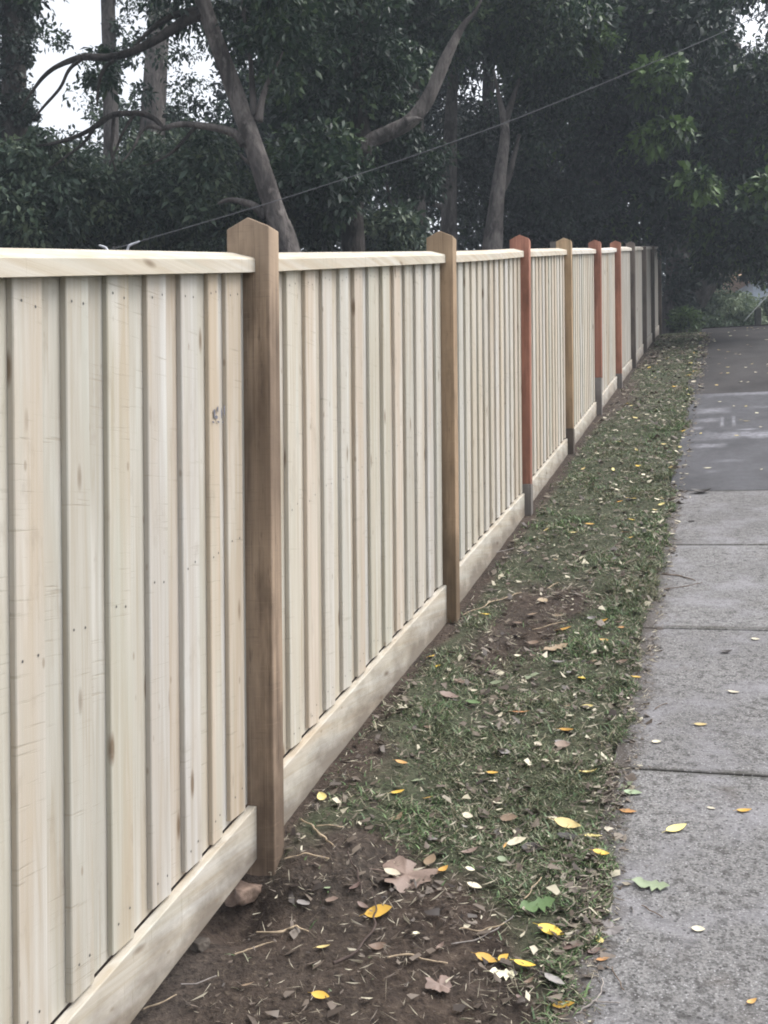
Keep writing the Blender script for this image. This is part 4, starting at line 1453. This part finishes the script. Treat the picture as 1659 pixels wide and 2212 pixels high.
# x, y, length, angle (degrees, about the hillside normal; 0 = across the path), shape, material, own label or None
listed = {
    Z5: [(890, 282, 38, 10, 'oval', 'yellow', None), (1072, 175, 40, 30, 'round', 'yellow', None), (1020, 182, 26, 10, 'oval', 'yellow', None), (1050, 330, 42, 50, 'oval', 'yellow', None),
         (1070, 260, 28, 0, 'oval', 'yellow', None), (1068, 355, 20, 0, 'oval', 'yellow', None), (780, 740, 58, 12, 'oval', 'yellow', None), (945, 698, 48, 15, 'oval', 'yellow', None),
         (950, 787, 38, -5, 'round', 'orange', None), (858, 948, 60, 88, 'oval', 'yellow', 'upright yellow leaf pointing along the fence in the middle of the verge'), (1090, 937, 42, 5, 'oval', 'yellow', None),
         (788, 1178, 58, 0, 'oval', 'yellow', None), (880, 1070, 46, 0, 'curl', 'paleyellow', None), (440, 682, 36, 15, 'oval', 'yellow', None), (232, 941, 28, 0, 'oval', 'yellow', None),
         (690, 1108, 32, 0, 'round', 'palegreen', None), (1025, 735, 26, 0, 'oval', 'orange', None), (1160, 720, 42, 20, 'oval', 'yellow', None), (112, 890, 40, 60, 'curl', 'yellow', 'curled yellow leaf leaning against the plinth board'),
         (945, 175, 42, 0, 'oval', 'cream', None), (822, 303, 36, 0, 'jag', 'cream', None), (823, 467, 26, 0, 'oval', 'cream', None), (1605, 773, 34, 0, 'round', 'cream', G_PC),
         (1510, 1003, 48, -10, 'oval', 'cream', G_PC), (1368, 1143, 52, 5, 'oval', 'paleyellow', G_PC), (1177, 1218, 38, 0, 'round', 'cream', G_PC), (1237, 458, 28, 0, 'oval', 'cream', None),
         (1243, 318, 30, 0, 'oval', 'cream', None), (577, 850, 30, 25, 'oval', 'cream', None), (387, 1018, 34, 15, 'oval', 'cream', None), (505, 1118, 32, 70, 'oval', 'cream', None),
         (665, 1262, 34, -10, 'round', 'cream', None), (652, 1210, 26, 20, 'oval', 'cream', None), (820, 1280, 28, 0, 'oval', 'cream', None), (1400, 33, 30, 0, 'oval', 'cream', G_PC),
         (1240, 15, 26, 0, 'oval', 'cream', None), (1222, 381, 26, 0, 'oval', 'cream', None), (1096, 820, 26, 0, 'oval', 'cream', None), (292, 778, 22, 0, 'oval', 'cream', None),
         (1147, 773, 44, 0, 'round', 'grey', 'pale grey crumpled leaf where the verge meets the path'), (800, 930, 30, 60, 'round', 'grey', None), (900, 695, 42, 0, 'curl', 'grey', None), (755, 880, 58, 10, 'curl', 'grey', None),
         (280, 1060, 80, 0, 'jag', 'pinkbrown', None), (745, 820, 110, 35, 'torn', 'tan', 'large tan leaf lying crosswise in the middle of the verge'), (1175, 590, 38, 0, 'curl', 'pinkbrown', None), (755, 668, 62, -20, 'slim', 'tan', None),
         (340, 985, 82, 0, 'slim', 'brown', None), (770, 1250, 62, 0, 'round', 'pinkbrown', None), (590, 1110, 72, 0, 'slim', 'orange', None), (1030, 890, 50, 10, 'curl', 'brown', None),
         (640, 930, 68, -30, 'lobed', 'palegreen', 'pale bluish green leaf in the middle of the verge'), (385, 1070, 62, 0, 'round', 'green', 'small dull green leaf lying near the plinth board'), (485, 975, 52, 0, 'oval', 'palegreen', None),
         (545, 1100, 46, 0, 'round', 'palegreen', None), (1025, 160, 40, 20, 'oval', 'palegreen', None), (1480, 830, 48, 0, 'curl', 'dark', 'small dark wet leaf on the concrete slab'),
         (1370, 140, 84, 0, 'curl', 'dark', 'dark wet leaf with a long stalk where concrete meets the dark driveway'), (1330, 262, 30, 0, 'round', 'dark', 'tiny dark leaf on the slab below the dark driveway')],
    Z6: [(468, 177, 48, 0, 'oval', 'yellow', None), (75, 193, 52, 0, 'oval', 'orange', None), (60, 300, 58, 25, 'oval', 'yellow', None), (190, 280, 46, 0, 'slim', 'yellow', None),
         (885, 165, 74, 5, 'curl', 'paleyellow', None), (790, 382, 108, 0, 'oval', 'paleyellow', 'large pale yellow leaf lying flat on the verge above the dark crumpled leaf'), (738, 340, 60, 0, 'round', 'cream', None),
         (1265, 400, 100, 38, 'oval', 'paleyellow', 'large pale yellow leaf lying on the nearest concrete slab'), (1557, 322, 60, 8, 'oval', 'yellow', 'small deep yellow leaf on the concrete near the picture edge'),
         (937, 537, 68, 5, 'oval', 'yellow', None), (257, 588, 62, 65, 'curl', 'yellow', None), (720, 872, 108, -15, 'oval', 'yellow', 'long yellow leaf lying below the large green leaf'),
         (440, 970, 90, -8, 'oval', 'yellow', 'yellow leaf on bare soil, left one of the cluster of four'), (517, 972, 54, 50, 'round', 'yellow', 'short rounded yellow leaf at the top of the cluster of four'),
         (607, 1012, 92, -12, 'oval', 'yellow', 'yellow leaf at the right of the cluster of four'), (775, 1165, 96, -5, 'oval', 'yellow', 'yellow leaf beside the forked twig at the path edge'), (900, 430, 78, 5, 'slim', 'paleyellow', None),
         (930, 885, 50, -60, 'curl', 'paleyellow', None), (1590, 1150, 52, 40, 'curl', 'orange', 'small curled orange leaf on the nearest concrete slab'),
         (1055, 325, 66, -10, 'jag', 'orange', 'orange brown torn leaf at the path edge below the pale green leaf'), (525, 487, 38, 80, 'slim', 'orange', None),
         (575, 462, 84, 15, 'jag', 'cream', None), (982, 402, 62, -10, 'oval', 'cream', None), (390, 655, 64, -10, 'round', 'cream', 'rounded cream leaf right of the big brown leaf'),
         (35, 625, 78, -20, 'oval', 'cream', 'white oval leaf lying on top of the big brown leaf'), (372, 590, 40, 0, 'round', 'cream', None), (1413, 310, 34, -15, 'oval', 'cream', G_PC), (1358, 835, 54, 0, 'round', 'cream', G_PC),
         (957, 757, 50, -50, 'oval', 'cream', None), (515, 1032, 112, 8, 'torn', 'cream', 'ragged cream leaf at the front of the cluster of four'), (490, 285, 42, 10, 'oval', 'cream', None), (500, 307, 32, 0, 'oval', 'cream', None),
         (665, 68, 36, -30, 'oval', 'cream', None), (755, 125, 36, 30, 'oval', 'cream', None), (360, 358, 46, 0, 'round', 'cream', None), (412, 395, 36, 0, 'oval', 'cream', None), (825, 85, 26, 0, 'oval', 'cream', None),
         (652, 15, 24, 30, 'oval', 'cream', None), (210, 460, 46, 0, 'jag', 'grey', None), (140, 878, 30, 0, 'jag', 'cream', None),
         (95, 600, 250, 10, 'lobed', 'pinkbrown', 'big flat pinkish brown lobed leaf on the bare soil by the nearest post'), (640, 487, 84, 0, 'round', 'dark', None), (800, 440, 100, 10, 'jag', 'dark', 'dark crumpled leaf under the large pale yellow leaf'),
         (978, 830, 100, 0, 'lobed', 'grey', 'grey brown crinkled leaf at the path edge'), (805, 930, 84, 0, 'round', 'pinkbrown', None), (735, 1085, 100, -30, 'jag', 'grey', None), (240, 1070, 110, -50, 'lobed', 'pinkbrown', 'curled brown lobed leaf on the bare soil below the cluster of yellow leaves'),
         (770, 40, 62, 0, 'round', 'grey', None), (520, 100, 48, 0, 'round', 'grey', None), (910, 930, 64, 40, 'curl', 'pinkbrown', None), (945, 965, 54, 20, 'oval', 'orange', None), (240, 915, 40, 60, 'curl', 'pinkbrown', None),
         (540, 350, 74, 0, 'jag', 'brown', None), (585, 1150, 40, -40, 'curl', 'pinkbrown', None),
         (1030, 215, 100, 20, 'torn', 'palegreen', 'pale green torn leaf with a curved stalk at the path edge'), (1075, 245, 74, -10, 'jag', 'palegreen', 'smaller pale green leaf piece overlapping the path edge'),
         (665, 775, 150, 25, 'torn', 'green', 'large torn green leaf on the verge near the path'), (1150, 648, 150, -8, 'torn', 'palegreen', 'grey green lobed leaf lying on the nearest concrete slab'),
         (145, 225, 66, 0, 'jag', 'palegreen', None), (510, 540, 42, 0, 'round', 'palegreen', None)],
    Z7: [(915, 390, 62, -60, 'curl', 'paleyellow', 'curled pale leaf at the foot of the nearest post'), (1290, 798, 118, 15, 'round', 'yellow', 'bright yellow rounded leaf pinned under the dark curved twig'),
         (1040, 938, 60, 20, 'oval', 'paleyellow', None), (1027, 1170, 80, -5, 'oval', 'yellow', 'yellow leaf alone on the bare soil at the bottom of the picture'), (1060, 740, 34, 60, 'round', 'palegreen', None),
         (1185, 720, 70, 70, 'curl', 'pinkbrown', None), (950, 790, 80, -40, 'jag', 'grey', None), (700, 1130, 60, 10, 'slim', 'tan', None), (1080, 770, 60, 0, 'jag', 'pinkbrown', None), (1570, 950, 50, 60, 'curl', 'pinkbrown', None),
         (1455, 915, 34, 0, 'jag', 'cream', None)],
}
random.seed(12)
LY_MAT = {'yellow': (L_Y, G_Y), 'paleyellow': (L_Y, G_Y), 'orange': (L_Y, G_Y), 'cream': (L_C, G_C)}
L_G, G_G = 'one of the small pale green leaves scattered over the verge', 'small green fallen leaves on the verge'
for Z, rows in listed.items():
    for zx, zy, ln, ang, shape, mat, lab in rows:
        s, v, yy = src_hit(zx, zy, *Z)
        size = ln * Z[2] / 1.50693 / F_PX * yy * 1.0
        if lab == G_PC:
            lab_, grp = 'small cream leaf lying on the bare concrete slabs', G_PC
        elif lab:
            lab_, grp = lab, None
        elif mat in ('palegreen', 'green'):
            lab_, grp = L_G, G_G
        elif mat in LY_MAT:
            lab_, grp = LY_MAT[mat]
        else:
            lab_, grp = L_B, G_B
        lift = None
        if 'top of the big brown' in lab_:
            lift = .035
        if v < .02:
            v = .03
        put_leaf(s, v, size * 1.08, math.radians(ang), shape, mat, lab_, grp, lift, .05 if size > .1 else .12)

# scattered smaller ones further up the verge and path
r = random.Random(99)
for k in range(105):
    s = 7.5 + 17 * r.random() ** 1.1
    v = r.uniform(.12, .93) if r.random() < .5 else PATH_V0 - abs(r.gauss(0, .10))
    mat = r.choice(['yellow', 'paleyellow', 'cream', 'cream', 'paleyellow', 'cream'])
    lab_, grp = LY_MAT[mat]
    put_leaf(s, v, r.uniform(.035, .06) * (1 + (s - 7) * .03), r.uniform(0, 6.3), r.choice(['oval', 'round', 'curl']), mat, lab_, grp)
for k in range(46):
    s = r.uniform(14.8, 25.4)
    v = r.uniform(PATH_V0, 2.1)
    put_leaf(s, v, r.uniform(.05, .09), r.uniform(0, 6.3), r.choice(['oval', 'round', 'jag']), r.choice(['paleyellow', 'cream', 'tan']), 'leaf scattered on the shaded asphalt at the top of the path', 'leaves on the upper path')
for k in range(12):
    s = r.uniform(9.3, 14.3)
    v = r.uniform(PATH_V0 + .05, 1.7)
    put_leaf(s, v, r.uniform(.035, .06), r.uniform(0, 6.3), r.choice(['oval', 'round']), r.choice(['cream', 'paleyellow']), 'small pale leaf lying on the dark driveway', 'leaves on the dark driveway')
for k in range(26):
    s = r.uniform(2.9, 7.5)
    v = r.uniform(.08, .93)
    put_leaf(s, v, r.uniform(.03, .07), r.uniform(0, 6.3), r.choice(['jag', 'curl', 'slim', 'round']), r.choice(['brown', 'pinkbrown', 'tan', 'grey', 'brown']), L_B, G_B)

# crumbs of dry leaf, bark and straw too many to count
g = np.random.default_rng(55)
n = 42000
s = 2.5 + 22 * g.random(n) ** 2.0
v = g.uniform(.0, 1.0, n)
rim = g.random(n) < .22
v = np.where(rim, PATH_V0 + .01 + g.normal(size=n) * .045, v)
bm = bare_mask(s, v)
keep = g.random(n) < (.35 + .65 * smooth(.35, .6, fbm(s * 4, v * 4, 66))) * (1 - .55 * smooth(.75, 1.0, bm)) * np.where(v > PATH_V0 + .07, .25, 1) * np.where(s > 8, .55, 1)
s, v = s[keep], v[keep]
n = len(s)
x, y = sv_xy(s, v)
z = np.where(v > PATH_V0 + .02, np.maximum(O[2] + SL * s, ground_z(s, v)), ground_z(s, v)) + g.uniform(.003, .018, n) * np.where(v > PATH_V0, .25, 1)
th = g.uniform(0, 6.3, n)
straw = g.random(n) < .5
flake = (~straw) & (g.random(n) < .26)
ln = np.where(straw, g.uniform(.012, .05, n), np.where(flake, g.uniform(.016, .048, n), g.uniform(.006, .018, n))) * (1 + .04 * (s - 3))
wd = np.where(straw, g.uniform(.0012, .0028, n), ln * g.uniform(.35, .8, n)) * (1 + .05 * (s - 3))
d1 = np.stack([np.cos(th), np.sin(th), g.normal(size=n) * .25 + SL * (np.cos(th) * ES[0] + np.sin(th) * ES[1])], 1)
d2 = np.stack([-np.sin(th), np.cos(th), g.normal(size=n) * .35], 1)
P = np.stack([x, y, z], 1)
lift_ = np.stack([np.zeros(n), np.zeros(n), g.uniform(-.1, .25, n) * ln], 1)
j1, j2 = g.uniform(-.48, .48, (n, 1)), g.uniform(-.48, .48, (n, 1))
co_ = np.stack([P - d1 * (ln / 2)[:, None], P + d2 * (wd / 2)[:, None] + d1 * ln[:, None] * j1, P + d1 * (ln / 2)[:, None] + lift_, P - d2 * (wd / 2)[:, None] + d1 * ln[:, None] * j2], 1).reshape(-1, 3)
b = np.arange(n) * 4
lo_ = np.stack([b, b + 1, b + 2, b, b + 2, b + 3], 1).reshape(-1)
M_LIT = mat_foliage('dry_litter', (.028, .021, .019), (.18, .145, .118), (.62, .57, .44))
t_ = np.clip(np.where(straw, g.uniform(.45, .95, n), np.where(g.random(n) < .12 - .1 * bm[keep], 1.0, g.uniform(0, .72 - .15 * bm[keep], n))), 0, 1)
o = np_mesh('leaf_litter', co_, lo_, 3, M_LIT, face_attrs={'tint': np.repeat(t_, 2)})
tag(o, 'crumbled dry leaf and straw litter over the verge soil', 'litter', kind='stuff')

# ------------------------------------------------------------------ twigs, roots and a clod
M_TWIG = {'pale': mat_plain('pale_root', (.42, .33, .23), .85, .2, .3, 40, .2), 'dark': mat_plain('dark_twig', (.075, .055, .048), .8, .2, .3, 40, .2), 'mid': mat_plain('brown_twig', (.16, .115, .085), .8, .2, .3, 40, .2),
          'grey': mat_plain('grey_twig', (.30, .27, .25), .85, .2, .25, 40, .2)}
twigs = [(Z7, [(740, 880, 12), (800, 890, 15), (860, 884, 16), (920, 868, 15), (975, 880, 9)], 'pale', 'thick pale root on the bare soil left of the bright yellow leaf'),
         (Z7, [(640, 992, 12), (700, 968, 13), (760, 950, 11), (830, 928, 6)], 'pale', 'straight pale stick on the bare soil below the thick pale root'),
         (Z7, [(1085, 1040, 26), (1160, 990, 22), (1235, 905, 18), (1275, 840, 15), (1272, 770, 12), (1262, 730, 8)], 'dark', 'dark curved twig lying over the bright yellow leaf'),
         (Z7, [(940, 500, 14), (1000, 540, 16), (1050, 575, 14), (1092, 602, 8)], 'pale', 'pale stick pointing away from the foot of the nearest post'),
         (Z7, [(1010, 527, 9), (1070, 520, 10), (1132, 514, 6)], 'pale', 'thin straw coloured stick beside the nearest post'),
         (Z7, [(865, 668, 9), (960, 655, 11), (1070, 652, 7)], 'pale', 'thin pale root left of the big brown leaf'),
         (Z7, [(1150, 610, 14), (1195, 665, 16), (1208, 735, 10)], 'dark', 'short dark root at the left edge of the big brown leaf'),
         (Z7, [(230, 1240, 10), (300, 1215, 12), (380, 1170, 8)], 'pale', 'pale straw stem on the soil beside the nearest plinth board'),
         (Z7, [(400, 1130, 12), (470, 1120, 12), (560, 1090, 8)], 'grey', 'grey root beside the nearest plinth board'),
         (Z7, [(1330, 1010, 12), (1430, 1000, 15), (1520, 1020, 14), (1600, 1030, 8)], 'pale', 'knotted pale root on the bare soil right of the dark curved twig'),
         (Z6, [(825, 1198, 14), (880, 1172, 14), (915, 1145, 12), (938, 1110, 8), (941, 1048, 5)], 'grey', 'grey forked twig at the bottom edge of the path'),
         (Z6, [(912, 1150, 10), (960, 1152, 9), (1018, 1156, 5)], 'grey', 'short side piece of the forked twig lying on the concrete'),
         (Z6, [(1112, 733, 6), (1160, 760, 7), (1205, 786, 4)], 'mid', 'thin brown stick on the nearest slab below the grey green leaf'),
         (Z6, [(985, 1000, 6), (1010, 1050, 7), (1038, 1100, 4)], 'mid', 'thin brown stick at the ragged path edge'),
         (Z6, [(290, 905, 8), (390, 890, 9), (490, 850, 8), (560, 800, 5)], 'grey', 'long grey root on the soil left of the large green leaf'),
         (Z6, [(330, 850, 7), (420, 855, 8), (520, 835, 5)], 'pale', 'thin pale root beside the long grey root'),
         (Z6, [(605, 735, 8), (640, 690, 8), (680, 640, 5)], 'pale', 'straw stem standing in the grass above the large green leaf'),
         (Z5, [(1200, 490, 8), (1270, 500, 9), (1345, 522, 5)], 'mid', 'dry brown sprig reaching from the verge onto the concrete'),
         (Z5, [(1210, 560, 5), (1290, 548, 6), (1375, 530, 3)], 'mid', 'thin brown stem lying on the concrete below the dry sprig'),
         (Z5, [(1170, 1078, 6), (1225, 1052, 4)], 'mid', 'short brown stem at the path edge in the second slab'),
         (Z5, [(340, 692, 7), (450, 632, 8), (530, 605, 7), (595, 583, 4)], 'pale', 'long straw stem on the verge beside the tan second post'),
         (Z5, [(705, 562, 6), (752, 532, 4)], 'pale', 'short straw stem on the bare patch of the verge'),
         (Z5, [(470, 410, 6), (560, 385, 4)], 'grey', 'thin grey stem on the soil near the second bay plinth'),
         (Z5, [(640, 740, 6), (720, 720, 7), (790, 705, 4)], 'pale', 'thin pale root across the bare patch of the verge')]
for k, (Z, pts_, mt, lab) in enumerate(twigs):
    rows = []
    for zx, zy, w in pts_:
        s_, v_, yy = src_hit(zx, zy, *Z)
        x_, y_ = sv_xy(s_, v_)
        onp = v_ > PATH_V0 + .02
        zz = float(O[2] + SL * s_) if onp else max(gz(x_, y_), float(O[2] + SL * s_) - .01)
        rad = w * Z[2] / 1.50693 / F_PX * yy / 2 * .62
        rows.append([x_, y_, zz + rad * .8 + (.004 if onp else .010), rad])
    wob = [rows[0]]
    for a_, b_ in zip(rows[:-1], rows[1:]):
        ln_ = math.dist(a_[:3], b_[:3])
        for q_ in (.33, .66):
            wob.append([a_[i] + (b_[i] - a_[i]) * q_ + (random.uniform(-.09, .09) * ln_ if i < 2 else 0) for i in range(3)] + [(a_[3] + (b_[3] - a_[3]) * q_) * random.uniform(.7, 1.2)])
        wob.append(b_)
    rows = wob
    c0 = rows[len(rows) // 2]
    rows = [[a_[0] - c0[0], a_[1] - c0[1], a_[2] - c0[2], a_[3]] for a_ in rows]
    v, f = tube(rows, 7, .22, 4, k)
    o = link_mesh('twig', v, f, M_TWIG[mt], None, True)
    o.location = c0[:3]
    tag(o, lab, 'twig')


def clod(zx, zy, Z, w, h, mat, lab, name, seed):
    s_, v_, yy = src_hit(zx, zy, *Z)
    x_, y_ = sv_xy(s_, v_)
    k = Z[2] / 1.50693 / F_PX * yy
    a, b = w * k / 2, h * k / 2
    import bmesh
    bm = bmesh.new()
    bmesh.ops.create_icosphere(bm, subdivisions=4, radius=1)
    for vt in bm.verts:
        p = vt.co
        n_ = float(fbm(np.array([p.x * 1.6 + 5 + p.z]), np.array([p.y * 1.6 + 9 - p.z]), seed, 4)[0]) - .5
        q_ = Vector((max(-.72, min(.72, p.x)), max(-.7, min(.7, p.y)), max(-.62, min(.62, p.z)))) * 1.3
        vt.co = Vector((q_.x * a, q_.y * b * 1.2, q_.z * b * .9)) * (1 + .9 * n_)
    me = bpy.data.meshes.new(name)
    bm.to_mesh(me)
    bm.free()
    me.materials.append(mat)
    me.polygons.foreach_set('use_smooth', [True] * len(me.polygons))
    o = bpy.data.objects.new(name, me)
    col.objects.link(o)
    o.location = (x_, y_, gz(x_, y_) + b * .35)
    o.rotation_euler = (0, .1, FENCE_RZ - .3)
    tag(o, lab, 'clod')


clod(690, 720, Z7, 190, 100, mat_plain('clay_clod', (.20, .145, .115), .95, .1, .35, 30, .6), 'pinkish clay clod in the hollow under the plinth board beside the nearest post', 'clay_clod', 3)
clod(480, 940, Z7, 80, 60, mat_plain('soil_clod', (.10, .085, .072), .95, .1, .35, 40, .6), 'dark soil clod against the nearest plinth board', 'soil_clod', 8)

# ------------------------------------------------------------------ haze volume added to stand in for veiling glare
HZ = bpy.data.materials.new('glare_veil_volume')
HZ.use_nodes = True
nt = HZ.node_tree
nt.nodes.remove(nt.nodes['Principled BSDF'])
pvn = nt.nodes.new('ShaderNodeVolumePrincipled')
pvn.inputs['Color'].default_value = (.80, .89, 1.0, 1)
pvn.inputs['Density'].default_value = 0.0023
nt.links.new(pvn.outputs[0], nt.nodes['Material Output'].inputs['Volume'])
m = MB()
m.hexa([(-420, -420, -45), (420, -420, -45), (420, 620, -45), (-420, 620, -45)], [(-420, -420, 32), (420, -420, 32), (420, 620, 32), (-420, 620, 32)])
o = m.build('haze', [HZ])
tag(o, 'faint haze box added to imitate veiling glare over the trees', 'haze', kind='stuff')
